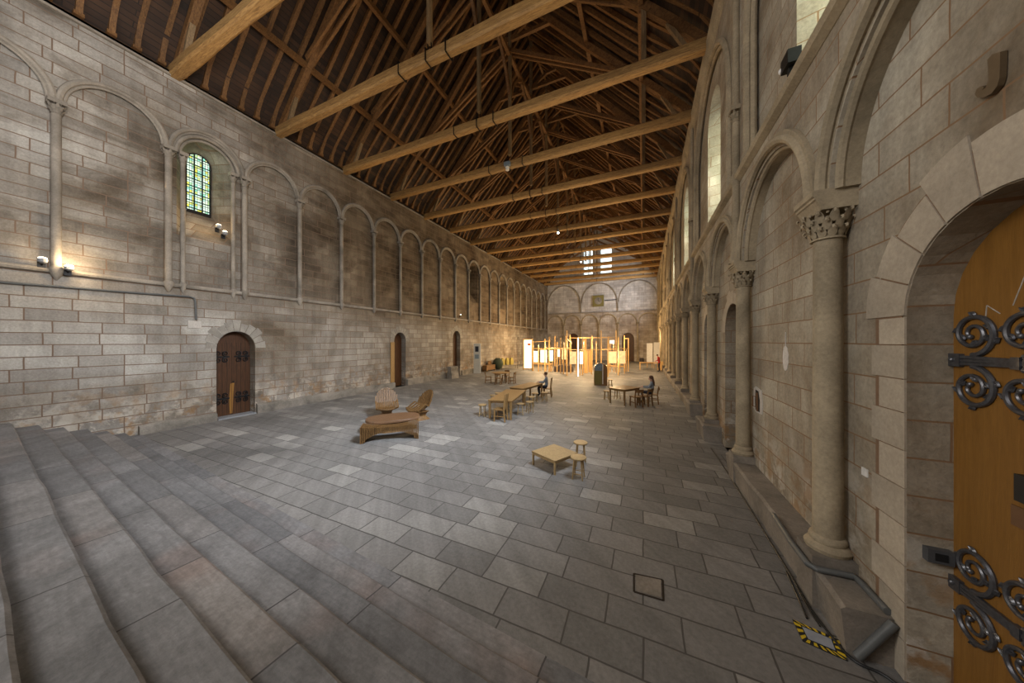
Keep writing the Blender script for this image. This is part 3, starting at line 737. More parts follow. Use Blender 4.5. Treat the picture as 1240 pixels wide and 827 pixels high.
for k in range(1,14):
    lab = '%s oak roof truss counting from the stone steps, tie beam spanning wall to wall' % ordn[k]
    if k == 3: lab = 'fourth oak roof truss from the stone steps, small pale projector hung on its tie beam'
    if k == 6: lab = 'seventh oak roof truss from the stone steps, bright lamp under the middle of its beam'
    if k == 13: lab = 'last oak roof truss, right against the far gable below its windows'
    t = dup(tr, (XC, YT[k], ZT + random.uniform(-.04,.04)), R(random.uniform(-.25,.25)), lab)
# lamps on the trusses
def beam_lamp(x, y, z, label, lit=True):
    t = thing('beam_spotlight', label, 'lamp', (x,y,z))
    m = MB(); m.box(-.02,.02,-.02,.02,-.02,.12); m.lathe([(.09,-.2),(.1,-.04),(.05,0)], n=12); m.build('housing', M['white'] if not lit else M['greymetal'], t)
    if lit: m = MB(); m.ball((0,0,-.19), .085); m.build('bulb', M['bulb'], t)
    else:
        m = MB(); m.box(-.16,.16,-.1,.12,.02,.2); m.build('control_box', M['bluegrey'], t)
    return t
beam_lamp(XC+.1, YT[6]-.3, ZT-.12, 'small bright warm lamp hanging under the seventh tie beam')
beam_lamp(XC+.1, YT[9]-.3, ZT-.12, 'small glowing lamp near the dark post before the left gable window')
beam_lamp(XC-.05, YT[3]-.2, ZT-.05, 'small unlit pale projector with blue-grey box on the fourth tie beam', False)

# ================================================================== LEFT WALL FITTINGS
def wall_spot(u, z, x, label, bulb, ry=0, light=None):
    t = thing('wall_spotlight', label, 'lamp', (x,u,z))
    m = MB(); m.bar((-.12,0,-.1),(0,0,-.02),.03,.03); m.box(-.14,-.11,-.06,.06,-.18,-.02); m.build('bracket', M['iron'], t)
    m = MB(); m.lathe([(.03,-.06),(.075,-.03),(.085,.05),(.08,.06)], n=12); m.build('housing', M['greymetal'], t)
    m = MB(); m.ball((0,0,.06), .075, 10, 6, (1,1,.6)); m.build('bulb', bulb, t)
    return t
wall_spot(1.98, 5.06, XL+.2, 'dimmer small spotlight beside the blazing one on the string course', M['globe'])
wall_spot(2.36, 4.94, XL+.24, 'blazing warm spotlight at the foot of the second wall shaft', M['bulb'])
wall_spot(5.50, 7.22, XL+.12, 'upper round lamp of the pair on the stained window sill', M['globe'])
wall_spot(5.66, 7.02, XL+.16, 'lower round lamp of the pair on the stained window sill', M['globe'])
wall_spot(21.3, 5.2, XL+.16, 'tiny spotlight on the string course above the third left-hand door', M['globe'])
m = MB(); m.tube([PL(YB+.2,4.38,-.05),PL(1.2,4.41,-.05),PL(2.2,4.44,-.05),PL(3.5,4.47,-.05),PL(4.75,4.52,-.05),PL(4.87,4.48,-.05),PL(4.9,4.35,-.05),PL(4.92,3.72,-.05)], .032, 8)
tag(m.build('wall_conduit', M['greypipe'], None, True), 'dark cable conduit running along the long wall and turning down before the first door', 'pipe')
m = MB(); m.box(XL-.02,XL+.035,4.72,5.06,3.42,3.68); tag(m.build('plaster_patch', M['patch']), 'pale plaster patch below the end of the dark conduit', 'plaster patch')

# ================================================================== RIGHT WALL FITTINGS
WX = XR+RD
jp = [(1222,60),(1212,63),(1205.5,70),(1206.5,82),(1207,95),(1203.5,104),(1198.5,107),(1202,103.5),(1199,102),(1193,105),(1190,112),(1193.5,116),(1202,115.5),(1211,111),(1218,102),(1221,92),(1221.5,78)]
f_, vx_, cy_ = 355., 779., 413.5; th = math.atan((vx_-620)/f_); cth, sth = math.cos(th), math.sin(th)
def wallpt(x, y, X):
    u = (x-620)/f_; v = (cy_-y)/f_; rx, ry = u*cth - sth, u*sth + cth; t = X/rx; return (ry*t, 2.95 + v*t)
m = MB(); m.prism([wallpt(a,b,WX) for a,b in jp], lambda a,b,t: (t,a,b), WX-.035, WX-.006)
tag(m.build('letter_sign', M['bronze']), 'bronze capital letter J mounted on the wall above the portal', 'letter')
m = MB(); m.prism([(6.07+.10*math.cos(2*PI*i/20)*(1+.1*math.sin(3*i)),2.68+.2*math.sin(2*PI*i/20)) for i in range(20)], lambda a,b,t: (t,a,b), WX-.006, WX+.01)
m.bar((WX-.004,6.07,2.85),(WX-.004,6.07,3.1),.012,.006,(1,0,0)); tag(m.build('plaster_patch', M['oval']), 'white oval patch on the wall between the first two big columns', 'plaster patch')
m = MB(); m.box(WX-.012, WX, 4.185, 4.265, 1.57, 1.65); tag(m.build('notice_card', M['white']), 'small white square card stuck on the wall beside the portal', 'card')
nc = thing('wall_niche', 'broken plaster niche with rusty iron hook low on the wall', 'niche', (WX,7.3,1.55))
m = MB(); m.prism([(-.24,.0),(-.26,.2),(-.2,.46),(.1,.5),(.22,.44),(.25,.05),(.1,-.02)], lambda a,b,t: (t,a,b), -.012,.01); m.build('plaster_edge', M['patch'], nc)
m = MB(); m.prism([(-.12,.02),(-.13,.25),(-.05,.42),(.1,.43),(.13,.2),(.1,.03)], lambda a,b,t: (t,a,b), -.016,.01); m.build('hollow', M['hole'], nc)
m = MB(); m.tube([(-.01,.05,.1),(-.07,.06,.1),(-.07,.06,.3),(-.01,.05,.3)], .012, 6); m.bar((-.02,-.02,.02),(-.02,0,.38),.06,.02,(1,0,0)); m.build('hook', M['rust'], nc)
sb = thing('socket_box', 'dark grey metal socket box on the portal jamb', 'socket', (XR+RD+.165,3.705,1.165))
m = MB(); m.box(-.075,.075,-.05,.012,-.055,.055); m.build('box', M['cover_dk'], sb)
m = MB(); m.box(-.035,.035,-.055,-.05,-.03,.03); m.build('socket_face', M['black'], sb)
fl_ = thing('floodlight', 'black floodlight with white lamp standing on the ledge by the near upper window', 'lamp', (1.80,5.10,6.52))
m = MB(); m.box(-.07,.07,-.11,.11,.09,.27); m.build('housing', M['iron'], fl_)
m = MB(); m.box(-.03,.03,-.03,.03,0,.13); m.build('stand', M['iron'], fl_)
m = MB(); m.ball((-.05,.13,.17),.04); m.build('lamp', M['white'], fl_)
# grey pipe round the plinth, black cables on the floor
pp = thing('grey_pipe', 'grey plastic pipe bending round the column plinth and down the bench end', 'pipe', (0,0,0))
m = MB(); m.tube([(1.70,5.35,.475),(1.68,4.95,.475),(1.665,4.72,.475),(1.67,4.32,.475),(1.72,4.27,.475),(2.02,4.29,.475),(2.04,4.22,.475),(2.045,3.86,.475)], .032, 10); m.build('ledge_pipe', M['greypipe'], pp, True)
m = MB(); m.tube([(2.045,3.78,.44),(1.80,3.77,.04)], .036, 10); m.build('down_pipe', M['greypipe'], pp, True)
def cable(pts, label, r=.012):
    m = MB(); P2 = [Vector(p) for p in pts]; q = []
    for i in range(len(P2)-1):
        for k in range(4):
            t = k/4; a = P2[max(i-1,0)]; b = P2[i]; c = P2[i+1]; d = P2[min(i+2,len(P2)-1)]
            q.append(.5*((2*b)+(c-a)*t+(2*a-5*b+4*c-d)*t*t+(3*b-a-3*c+d)*t**3))
    q.append(P2[-1]); m.tube(q, r, 6); return tag(m.build('floor_cable', M['black'], None, True), label, 'cable')
cable([(1.70,9.6,.013),(1.72,8.3,.013),(1.71,7,.013),(1.70,5.6,.013),(1.69,4.8,.013),(1.68,4.3,.013),(1.72,3.9,.013),(1.78,3.74,.013),(1.95,3.68,.013),(2.1,3.4,.013),(2.2,3.05,.013)], 'black cable lying on the floor along the whole foot of the near stone bench')
cable([(1.665,4.85,.012),(1.64,4.6,.012),(1.60,4.3,.03),(1.585,4.12,.012)], 'short black cable looping from the bench foot to the striped cover plate', .010)
cable([(1.66,4.55,.04),(1.645,4.25,.034),(1.66,4.05,.02)], 'second short black cable nearest the bench above the striped cover plate', .009)
cp = thing('cable_cover', 'grey cable cover plate edged with yellow and black hazard tape on the floor', 'cover plate', (1.585,3.90,0))
fx = [(1.44,4.05),(1.76,3.96),(1.72,3.73),(1.43,3.80)]
fx = [(a-1.585,b-3.90) for a,b in fx]
m = MB(); m.prism(fx, lambda a,b,t: (a,b,t), 0,.008); m.build('base_plate', M['tapek'], cp)
m = MB(); m.prism([(a*.62,b*.55) for a,b in fx], lambda a,b,t: (a,b,t), .008,.012); m.build('cover', M['cover'], cp)
m = MB()
for i in range(4):
    a = Vector((*fx[i],0)); b = Vector((*fx[(i+1)%4],0)); n_ = 5 if i % 2 == 0 else 3
    for k in range(n_):
        t0 = (k+.15)/n_; t1 = (k+.65)/n_; p = a.lerp(b,t0); q = a.lerp(b,t1); sh = .16
        p2 = a.lerp(b,min(1,t0+sh/n_*2))*.68; q2 = a.lerp(b,min(1,t1+sh/n_*2))*.68
        m.add([(p.x,p.y,.0095),(q.x,q.y,.0095),(q2.x,q2.y,.0095),(p2.x,p2.y,.0095)], [(0,1,2,3)])
m.build('hazard_tape', M['tapey'], cp)
m = MB(); m.prism([(-.09,4.01),(.20,4.05),(.19,3.77),(-.08,3.76)], lambda a,b,t: (a,b,t), 0,.012); hs = tag(m.build('floor_hatch', M['bench']), 'loose square paving slab with dark joints near the bench', 'floor slab')
m = MB(); 
for q in (((-.11,4.03),(.22,4.07)),((.22,4.07),(.21,3.75)),((.21,3.75),(-.1,3.74)),((-.1,3.74),(-.11,4.03))): m.bar((*q[0],.002),(*q[1],.002),.022,.006)
m.build('open_joint', M['hole'], hs)

# ================================================================== LOUNGE FURNITURE
ln = thing('slatted_bench', 'waisted bow-shaped slatted wooden bench in front of the oval low table', 'bench', (-7.0,6.62,0), R(42))
m = MB(); nS = 34; L = 1.62
for i in range(nS):
    x = -L/2 + L*(i+.5)/nS; t = abs(2*x/L); hz = .40 + .075*t**2.2; bz_ = .27*(1 - t**2.2) if t < .80 else .27*(1-.80**2.2)*max(0,(1-(t-.80)/.07)); dp = .17 + .10*t**2
    w = L/nS*.33
    m.box(x-w, x+w, -dp, dp, max(0,bz_), hz)
m.build('slats', M['teak'], ln)
m = MB()
for yy in (-.1,.1): m.path_bar([(-.76,yy,.30),(-.35,yy,.30),(0,yy,.32),(.35,yy,.30),(.76,yy,.30)], .03,.05,(0,1,0))
m.build('spine', M['teakd'], ln)
ot = thing('oval_table', 'thick dark oval low table between the slatted bench and shell chairs', 'table', (-7.62,7.32,0), R(49))
top = []
for i in range(40):
    a = 2*PI*i/40; c_, s_ = math.cos(a), math.sin(a); top.append((.84*abs(c_)**.72*(1 if c_ > 0 else -1), .54*abs(s_)**.75*(1 if s_ > 0 else -1)))
m = MB(); m.loft([[(x*k,y*k,z) for x,y in top] for k, z in ((.93,.345),(1,.37),(1,.42),(.985,.435))]); m.build('tabletop', M['teakd'], ot, True)
m = MB(); m.loft([[(x*k,y*k,z) for x,y in top] for k, z in ((.60,0),(.52,.12),(.55,.25),(.80,.345))]); m.build('pedestal', M['teak'], ot, True)
def shell_chair(loc, rz, label):
    t = thing('shell_chair', label, 'chair', loc, rz, 'slatted shell lounge chairs')
    m = MB(); W = .42; n = 13
    for i in range(n):
        w = -W + 2*W*(i+.5)/n; q = math.sqrt(max(.02, 1-(w/W)**2)); cup = .24*(w/W)**2
        side = [(.40-.16*(1-q), .34+cup*.4), (.22, .30+cup*.6), (.02, .31+cup), (-.14, .38+cup*1.1), (-.26, .52), (-.34, .68)]
        H = .60 + .46*q
        pr = [(y+ (0), z) for y, z in side if z < H] ; pr += [(-.34-.16*(H-.68)/.4, H)] if H > .68 else []
        pr = [(y + cup*(.55 if z > .45 else .2), z) for y, z in pr]
        m.path_bar([(w, y, z) for y, z in pr], 2*W/n*.74, .05, (1,0,0))
    m.build('slatted_shell', M['teak'], t)
    m = MB(); m.loft([[(a*k*.26, b*k*.24-.02+dy, z) for a,b in ((-1,-1),(1,-1),(1.1,0),(1,1),(-1,1),(-1.1,0))] for k, z, dy in ((1.05,0,-.03),(.95,.03,-.02),(.6,.14,0),(.75,.24,0),(1.1,.31,.03))]); m.build('pedestal', M['teak'], t)
    m = MB(); m.path_bar([(-.40,.24,.36),(-.2,.33,.33),(0,.36,.32),(.2,.33,.33),(.40,.24,.36)], .05,.05,(0,0,1)); m.build('seat_rim', M['teak'], t)
    return t
shell_chair((-9.25,8.55,0), math.atan2(-1.45,1.8)-PI/2, 'slatted shell lounge chair with rounded back facing the steps')
shell_chair((-7.78,8.75,0), R(162), 'slatted shell lounge chair seen side-on at the table end')

# ================================================================== STOOLS, TABLES, CHAIRS
def make_stool(label, loc):
    t = thing('round_stool', label, 'stool', loc)
    m = MB(); m.lathe([(.15,.425),(.168,.432),(.172,.447),(.165,.46),(.15,.463)], n=24); m.build('seat', M['beech'], t, True)
    for k in range(4):
        a = PI/4 + k*PI/2; ca, sa = math.cos(a), math.sin(a)
        m = MB(); m.tube([(ca*.105,sa*.105,.43),(ca*.15,sa*.15,.0)], [.019,.015], 8); m.build('leg', M['beech'], t, True)
    for k in range(4):
        a, b = PI/4 + k*PI/2, PI/4 + (k+1)*PI/2; rr = .137; zz = .12 + .06*(k % 2)
        m = MB(); m.tube([(math.cos(a)*rr,math.sin(a)*rr,zz),(math.cos(b)*rr,math.sin(b)*rr,zz)], .010, 6); m.build('stretcher', M['beech'], t)
    return t
s0 = make_stool('pale round stool nearest the steps, overlapping a corner of the low square table', (-1.28,6.37,0)); s0['group'] = 'round wooden stools'
for x, y, rz, lab in ((-1.42,7.33,.3,'pale round stool behind the near one, off the corner of the low table'),
    (-5.80,10.10,.2,'small round stool at the near outer corner of the long table'),
    (-6.38,12.1,.5,'round stool half hidden behind the long near table, closer of two'),
    (-6.45,12.75,.1,'round stool half hidden behind the long near table, farther of two'),
    (-4.52,10.90,.4,'round stool tucked under the hall side of the long near table'),
    (-4.30,11.40,.9,'round stool standing clear beside the long near table'),
    (-4.62,12.45,.2,'round stool by the joint where the two long tables meet'),
    (-4.78,13.40,.6,'round stool under the hall side of the far long table'),
    (-4.42,13.78,.0,'round stool beside the far long table, in front of the seated person'),
    (-1.70,15.5,.3,'round stool at the outer end of the small square-legged table'),
    (-1.22,15.95,.7,'round stool behind the outer end of the small square-legged table')):
    dup(s0, (x,y,0), rz, lab)
def make_table(name, label, loc, rz, L, W, H, leg, mat, inset=.06, th_=.035, apron=.07, splay=0):
    t = thing(name, label, 'table', loc, rz)
    m = MB(); m.box(-L/2,L/2,-W/2,W/2,H-th_,H); m.build('tabletop', mat, t)
    m = MB(); a, b = L/2-inset, W/2-inset
    for q in (((-a,-b),(a,-b)),((a,-b),(a,b)),((a,b),(-a,b)),((-a,b),(-a,-b))): m.bar((*q[0],H-th_-apron/2),(*q[1],H-th_-apron/2),.025,apron)
    m.build('apron', mat, t)
    for sx in (-1,1):
        for sy in (-1,1):
            m = MB(); m.bar((sx*a,sy*b,H-th_),(sx*(a+splay),sy*(b+splay),0),leg,leg,(0,1,0),leg*.8,leg*.8); m.build('leg', mat, t)
    return t
make_table('low_table', 'low square pale wooden table with slim legs beside two round stools', (-1.93,6.78,0), R(62.8), .78,.76,.325,.04, M['beech'], .03,.03,.05)
make_table('long_table', 'long wooden table, the near one of two set end to end', (-5.17,11.22,0), R(99.5), 2.62,.95,.72,.09, M['table'])
make_table('long_table', 'long wooden table, the far one where a person sits', (-5.38,13.87,0), R(81.8), 2.05,.80,.735,.08, M['table'])
make_table('dining_table', 'pale wooden table where the long-haired person sits', (-.83,15.08,0), R(59.5), 1.25,.90,.74,.06, M['table'])
rt = thing('dining_table', 'wooden table with four dark chairs near the long plain wall', 'table', (-9.27,18.8,0), R(20))
m = MB(); m.lathe([(.66,.70),(.70,.715),(.70,.735),(.68,.745)], n=8); m.build('tabletop', M['table'], rt)
for k in range(4):
    a = PI/4+k*PI/2; m = MB(); m.bar((.42*math.cos(a),.42*math.sin(a),.70),(.5*math.cos(a),.5*math.sin(a),0),.05,.05,(0,1,0)); m.build('leg', M['dkwood'], rt)
def make_chair(label, loc, rz, H, mat, solid=False):
    t = thing('high_back_chair' if solid else 'wooden_chair', label, 'chair', loc, rz)
    m = MB(); m.box(-.20,.20,-.19,.20,.42,.455); m.build('seat', mat, t)
    for sx in (-1,1):
        m = MB(); m.bar((sx*.175,.165,.42),(sx*.18,.18,0),.045,.045,(0,1,0)); m.build('leg', mat, t)
        m = MB(); m.path_bar([(sx*.18,-.235,0),(sx*.18,-.19,.43),(sx*.18,-.215,H*.75),(sx*.18,-.25,H)], .04,.05,(1,0,0)); m.build('leg', mat, t)
    if solid:
        m = MB(); m.path_bar([(0,-.205,.48),(0,-.22,H*.75),(0,-.25,H-.01)], .33,.02,(1,0,0)); m.build('backrest', mat, t)
    else:
        m = MB()
        for k in range(5): pass
        m.path_bar([(-.19,-.235,H-.07),(-.1,-.275,H-.07),(0,-.285,H-.07),(.1,-.275,H-.07),(.19,-.235,H-.07)], .13,.02,(0,0,1)); m.build('backrest', mat, t)
    m = MB(); m.bar((-.175,.17,.2),(-.18,-.21,.2),.02,.03); m.bar((.175,.17,.2),(.18,-.21,.2),.02,.03); m.build('stretcher', mat, t)
    return t
hb = make_chair('high-backed wooden chair at the near end of the long tables', (-4.86,9.80,0), R(97), 1.02, M['table'], True)
dup(hb, (-4.70,15.12,0), R(100), 'high-backed wooden chair the grey-shirted person sits on')
ch = make_chair('dark wooden chair at the round-cornered table, side nearest the steps', (-9.05,17.95,0), R(10), .80, M['dkwood'])
ch['group'] = 'dark wooden chairs'
for x, y, rz, lab in ((-10.05,18.35,-60,'dark wooden chair on the wall side of the round-cornered table'),
    (-8.42,18.75,95,'dark wooden chair on the hall side of the round-cornered table'),
    (-9.35,19.72,178,'dark wooden chair behind the round-cornered table, facing the steps'),
    (-.30,14.48,35,'dark wooden chair pushed in at the near side of the dining table'),
    (.10,14.86,58,'dark wooden chair next to the long-haired person, nearer the steps'),
    (.42,15.50,88,'dark wooden chair the long-haired person sits on')):
    dup(ch, (x,y,0), R(rz), lab)

# ================================================================== PEOPLE
def person(label, loc, rz, joints, edges, classify, mats, hairfn):
    me = bpy.data.meshes.new('person_skeleton'); names = list(joints); ix = {n: i for i, n in enumerate(names)}
    me.from_pydata([joints[n][0] for n in names], [(ix[a],ix[b]) for a,b in edges], [])
    o = bpy.data.objects.new('person', me); C.objects.link(o)
    sk = o.modifiers.new('skin','SKIN'); sk.use_smooth_shade = True
    for n in names:
        v = me.skin_vertices[0].data[ix[n]]; r = joints[n][1]; v.radius = r if isinstance(r, tuple) else (r, r); v.use_root = (n == 'pelvis')
    sb_ = o.modifiers.new('sub','SUBSURF'); sb_.levels = 1; sb_.render_levels = 1
    dg = bpy.context.evaluated_depsgraph_get(); dg.update()
    nm = bpy.data.meshes.new_from_object(o.evaluated_get(dg))
    o.modifiers.clear(); o.data = nm; nm.name = 'person'
    nm.materials.clear()
    for mt in mats: nm.materials.append(mt)
    for p in nm.polygons: p.material_index = classify(p.center); p.use_smooth = True
    o.location = loc; o.rotation_euler = (0,0,rz); tag(o, label, 'person')
    h = MB(); hairfn(h); h.build('hair', M['hair'], o, True)
    return o
def hand(J, E, wrist, p, d, side, curl):
    """palm and five short curled fingers"""
    p = Vector(p); d = Vector(d).normalized(); sd = Vector(side).normalized(); dn = Vector(curl).normalized()
    J[wrist+'_palm'] = (tuple(p + d*.06), (.032,.018)); E.append((wrist, wrist+'_palm'))
    for i, (off, ln_) in enumerate(((-.03,.065),(-.010,.075),(.010,.07),(.03,.055))):
        a = '%s_f%d' % (wrist, i); J[a] = (tuple(p + d*.10 + sd*off), .0095); J[a+'b'] = (tuple(p + d*(.10+ln_*.8) + sd*off*1.15 + dn*ln_*.45), .008)
        E += [(wrist+'_palm', a), (a, a+'b')]
    J[wrist+'_t'] = (tuple(p + d*.05 - sd*.045), .011); J[wrist+'_tb'] = (tuple(p + d*.085 - sd*.06 + dn*.02), .009); E += [(wrist+'_palm', wrist+'_t'), (wrist+'_t', wrist+'_tb')]
def seated(label, loc, rz, longhair):
    J = {'pelvis': ((0,0,.53),(.15,.12)), 'waist': ((0,.0,.70),(.125,.10)), 'chest': ((0,.03,.90),(.15,.115)), 'neckbase': ((0,.05,1.04),(.08,.07)), 'neck': ((0,.065,1.10),.05),
         'head': ((0,.085,1.19),(.078,.09)), 'crown': ((0,.08,1.275),(.07,.08)), 'nose': ((0,.185,1.185),.014), 'face': ((0,.13,1.18),.06)}
    E = [('pelvis','waist'),('waist','chest'),('chest','neckbase'),('neckbase','neck'),('neck','head'),('head','crown'),('head','face'),('face','nose')]
    for s, k in ((-1,'l'),(1,'r')):
        J[k+'sh'] = ((s*.17,.03,.99),.06); J[k+'el'] = ((s*.23,.16,.76),.045); J[k+'wr'] = ((s*.12,.40,.77),.03)
        J[k+'hip'] = ((s*.10,.05,.52),.09); J[k+'kn'] = ((s*.12,.46,.51),.062); J[k+'an'] = ((s*.12,.40,.09),.042); J[k+'to'] = ((s*.13,.56,.035),.034)
        E += [('chest',k+'sh'),(k+'sh',k+'el'),(k+'el',k+'wr'),('pelvis',k+'hip'),(k+'hip',k+'kn'),(k+'kn',k+'an'),(k+'an',k+'to')]
        hand(J, E, k+'wr', (s*.12,.40,.77), (-s*.3,1,0), (1,0,0), (0,0,-1))
    def cl(c):
        if c.z > 1.06: return 0
        if c.y > .40 and c.z > .70: return 0
        if c.z > .60 : return 1
        return 2
    def hr(h):
        h.ball((0,.055,1.245), .098, 12, 8, (.93,1.0,.95))
        if longhair: h.loft([[(a*w,b*dd+yo,z) for a,b in ((-1,-1),(1,-1),(1.1,.2),(.6,.6),(-.6,.6),(-1.1,.2))] for w,dd,yo,z in ((.085,.07,.03,1.28),(.10,.06,.0,1.15),(.11,.05,-.05,1.0),(.08,.03,-.07,.86))])
    return person(label, loc, rz, J, E, cl, [M['skin'],M['grey_shirt'],M['navy']], hr)
seated('seated person with short brown hair in a grey-blue shirt at the far long table', (-4.72,15.12,0), R(100), False)
seated('seated person with long brown hair in a grey-blue top at the dining table', (.40,15.50,0), R(88), True)
J = {'pelvis': ((0,0,.93),(.15,.11)), 'waist': ((0,.02,1.08),(.14,.11)), 'chest': ((0,.05,1.28),(.17,.12)), 'neckbase': ((0,.10,1.43),(.085,.07)), 'neck': ((0,.13,1.48),.052),
     'head': ((0,.18,1.56),(.078,.088)), 'crown': ((0,.19,1.63),(.07,.08)), 'face': ((0,.23,1.55),.058), 'nose': ((0,.285,1.55),.014)}
E_ = [('pelvis','waist'),('waist','chest'),('chest','neckbase'),('neckbase','neck'),('neck','head'),('head','crown'),('head','face'),('face','nose')]
for s, k in ((-1,'l'),(1,'r')):
    J[k+'sh'] = ((s*.19,.05,1.38),.065); J[k+'el'] = ((s*.25,.08,1.10),.05); J[k+'wr'] = ((s*.20,.30,1.02),.032)
    J[k+'hip'] = ((s*.10,.0,.90),.09); J[k+'kn'] = ((s*.11,.02,.50),.065); J[k+'an'] = ((s*.11,-.03,.09),.045); J[k+'to'] = ((s*.13,.13,.035),.035)
    E_ += [('chest',k+'sh'),(k+'sh',k+'el'),(k+'el',k+'wr'),('pelvis',k+'hip'),(k+'hip',k+'kn'),(k+'kn',k+'an'),(k+'an',k+'to')]
    hand(J, E_, k+'wr', (s*.2,.30,1.02), (-s*.3,1,-.1), (1,0,0), (0,0,-1))
person('standing person in a red jacket and dark trousers bending over the far table', (1.42,32.1,0), R(75), J, E_,
       lambda c: 0 if (c.z > 1.46 or (c.y > .30 and c.z > .9)) else (1 if c.z > .88 else 2), [M['skin'],M['redcloth'],M['navy']],
       lambda h: h.ball((0,.165,1.62), .092, 12, 8, (.95,1,.85)))

# ================================================================== EXHIBITION AT THE FAR END
ex = thing('timber_frame', 'open pine post and rail frame of the glowing exhibition stand', 'exhibition frame', (-5,27,0))
def post(x, y, h, w=.09, par=ex, mat='pine'):
    m = MB(); m.bar((x-par.location.x,y-par.location.y,0),(x-par.location.x,y-par.location.y,h),w,w,(0,1,0)); return m.build('post', M[mat], par)
P_ = [(-10.05,27.6,3.0),(-9.45,27.5,2.6),(-8.75,27.4,3.2),(-8.3,27.3,3.1),(-7.0,26.6,3.3),(-6.6,26.2,2.9),(-2.7,25.6,3.1),(-2.0,27.2,3.3),(-6.0,24.96,3.9),(-5.22,25.6,3.3),(-4.95,26.6,3.3),(-4.25,26.9,3.3),(-3.7,26.0,3.0),(-3.31,26.17,3.9),(-2.37,29.5,4.0),(-2.15,29.6,3.4),(-1.74,31.5,3.57),(-1.35,31.2,3.3),(-1.50,30.4,2.2),
      (-8.6,28.4,3.4),(-8.1,28.6,3.5),(-7.2,29.6,3.5),(-7.6,27.6,2.9),(-9.3,29.2,3.0),(-6.6,28.8,3.6),(-6.2,27.3,3.0),(-2.9,28.0,3.4),(-4.6,29.5,3.5)]
for q in P_: post(*q)
def rail(a, b, w=.06):
    m = MB(); l = ex.location; m.bar((a[0]-l.x,a[1]-l.y,a[2]),(b[0]-l.x,b[1]-l.y,b[2]),w,w); m.build('rail', M['pine'], ex)
for a, b in (((-6.0,24.96,2.25),(-3.31,26.17,2.25)),((-3.31,26.17,2.25),(-2.15,29.6,2.25)),((-2.15,29.6,2.25),(-1.35,31.2,2.25)),((-1.74,31.5,3.25),(-1.35,31.2,3.25)),((-8.6,28.4,2.3),(-6.6,28.8,2.3)),((-10.05,27.6,2.25),(-8.3,27.3,2.25)),((-8.3,27.3,2.25),(-6.6,26.2,2.25)),((-10.05,27.6,2.9),(-8.3,27.3,3.0)),
             ((-9.3,29.2,2.3),(-8.1,28.6,2.3)),((-6.0,24.96,3.2),(-6.2,27.3,2.9)),((-3.31,26.17,3.3),(-2.37,29.5,3.3)),((-7.6,27.6,2.3),(-6.0,24.96,2.25)),((-6.6,28.8,3.3),(-2.9,28.0,3.3))): rail(a, b)
def flat_panel(name, label, cat, x0, y0, x1, y1, z0, z1, mat, legs=0, frame=None, group=None, edge=M['pine']):
    t = thing(name, label, cat, ((x0+x1)/2,(y0+y1)/2,0), math.atan2(y1-y0,x1-x0), group); w = math.hypot(x1-x0,y1-y0)
    m = MB(); m.box(-w/2,w/2,-.025,.025,z0,z1); m.build('panel', mat, t)
    if frame:
        m = MB()
        for xx in (-w/2-.06,w/2+.06): m.box(xx-.05,xx+.05,-.06,.06,0 if frame == 'door' else z0,z1+.1)
        m.box(-w/2-.1,w/2+.1,-.06,.06,z1+.02,z1+.12); m.box(-w/2-.1,w/2+.1,-.06,.06,max(0,z0-.1),max(.03,z0-.02)); m.build('frame', edge, t)
    if legs:
        for xx in (-w/2+.05,w/2-.05): m = MB(); m.bar((xx,0,0),(xx,0,z0+.01),.06,.06,(0,1,0)); m.build('leg', edge, t)
    return t
def atY(x, y, Y):
    u = (x-620)/f_; v = (cy_-y)/f_; ry = u*sth + cth; return ((u*cth - sth)/ry*Y, 2.95 + v/ry*Y)
def px_panel(name, label, x0, x1, y0, y1, Y, mat, legs=1, frame=None, group=None, cat='display panel'):
    (a, zt), (b, zb) = atY(x0,y0,Y), atY(x1,y1,Y)
    return flat_panel(name, label, cat, a, Y, b, Y+.12, max(.03,zb), zt, mat, legs, frame, group)
px_panel('door_height_screen', 'tall glowing white door-height panel in a pine frame', 634.8,643.3,411.5,446,28.6,M['lit'],0,'door')
m = MB(); m.ball((*atY(640.5,417,28.45)[:1],28.5,atY(640.5,417,28.45)[1]), .16, 10, 6, (1.2,.4,.8)); tag(m.build('orange_print', plain('orange_print', (.8,.2,.02), .6)), 'small orange round picture stuck near the top of the tall glowing panel', 'picture')
sc = 'lit screens on legs beside the tall panel'
px_panel('lit_screen', 'first glowing white screen on wooden legs beside the tall panel', 645.2,652.2,425,438.5,28.2,M['lit'],1,None,sc)
px_panel('lit_screen', 'second and widest glowing white screen on wooden legs beside the tall panel', 654.5,661.8,423.8,438.8,28.1,M['lit'],1,None,sc)
px_panel('lit_screen', 'third glowing white screen on wooden legs counting from the tall panel', 664.4,669.3,424.2,437.4,28.3,M['lit'],1,None,sc)
px_panel('lit_screen', 'narrow glowing hanging sheet above the dark mound', 674.3,677.8,421.5,432,29.2,M['lit'])
px_panel('paper_sheet', 'amber-lit paper panel above the end of the dark mound', 680.5,686,421,435.5,29.0,M['litsoft'])
px_panel('paper_sheet', 'large pale lit sheet on legs just behind the tallest post', 690,697.6,425.6,441,26.8,M['litsoft'])
px_panel('lit_screen', 'small glowing white sheet beside the bright light tube', 702,705.5,425.8,441,25.7,M['lit'])
px_panel('plywood_board', 'first of two plain plywood boards standing beside the bright light tube', 707.2,711.5,424.5,452,26.2,M['ply'],0,None,None,'board')
px_panel('plywood_board', 'second of two plain plywood boards, the one farther from the light tube', 712.5,716.8,424.5,451,26.4,M['ply'],0,None,None,'board')
px_panel('plywood_board', 'tall narrow plywood board rising behind the pair of plywood boards', 707,710,409.5,446,28.0,M['ply'],0,None,None,'board')
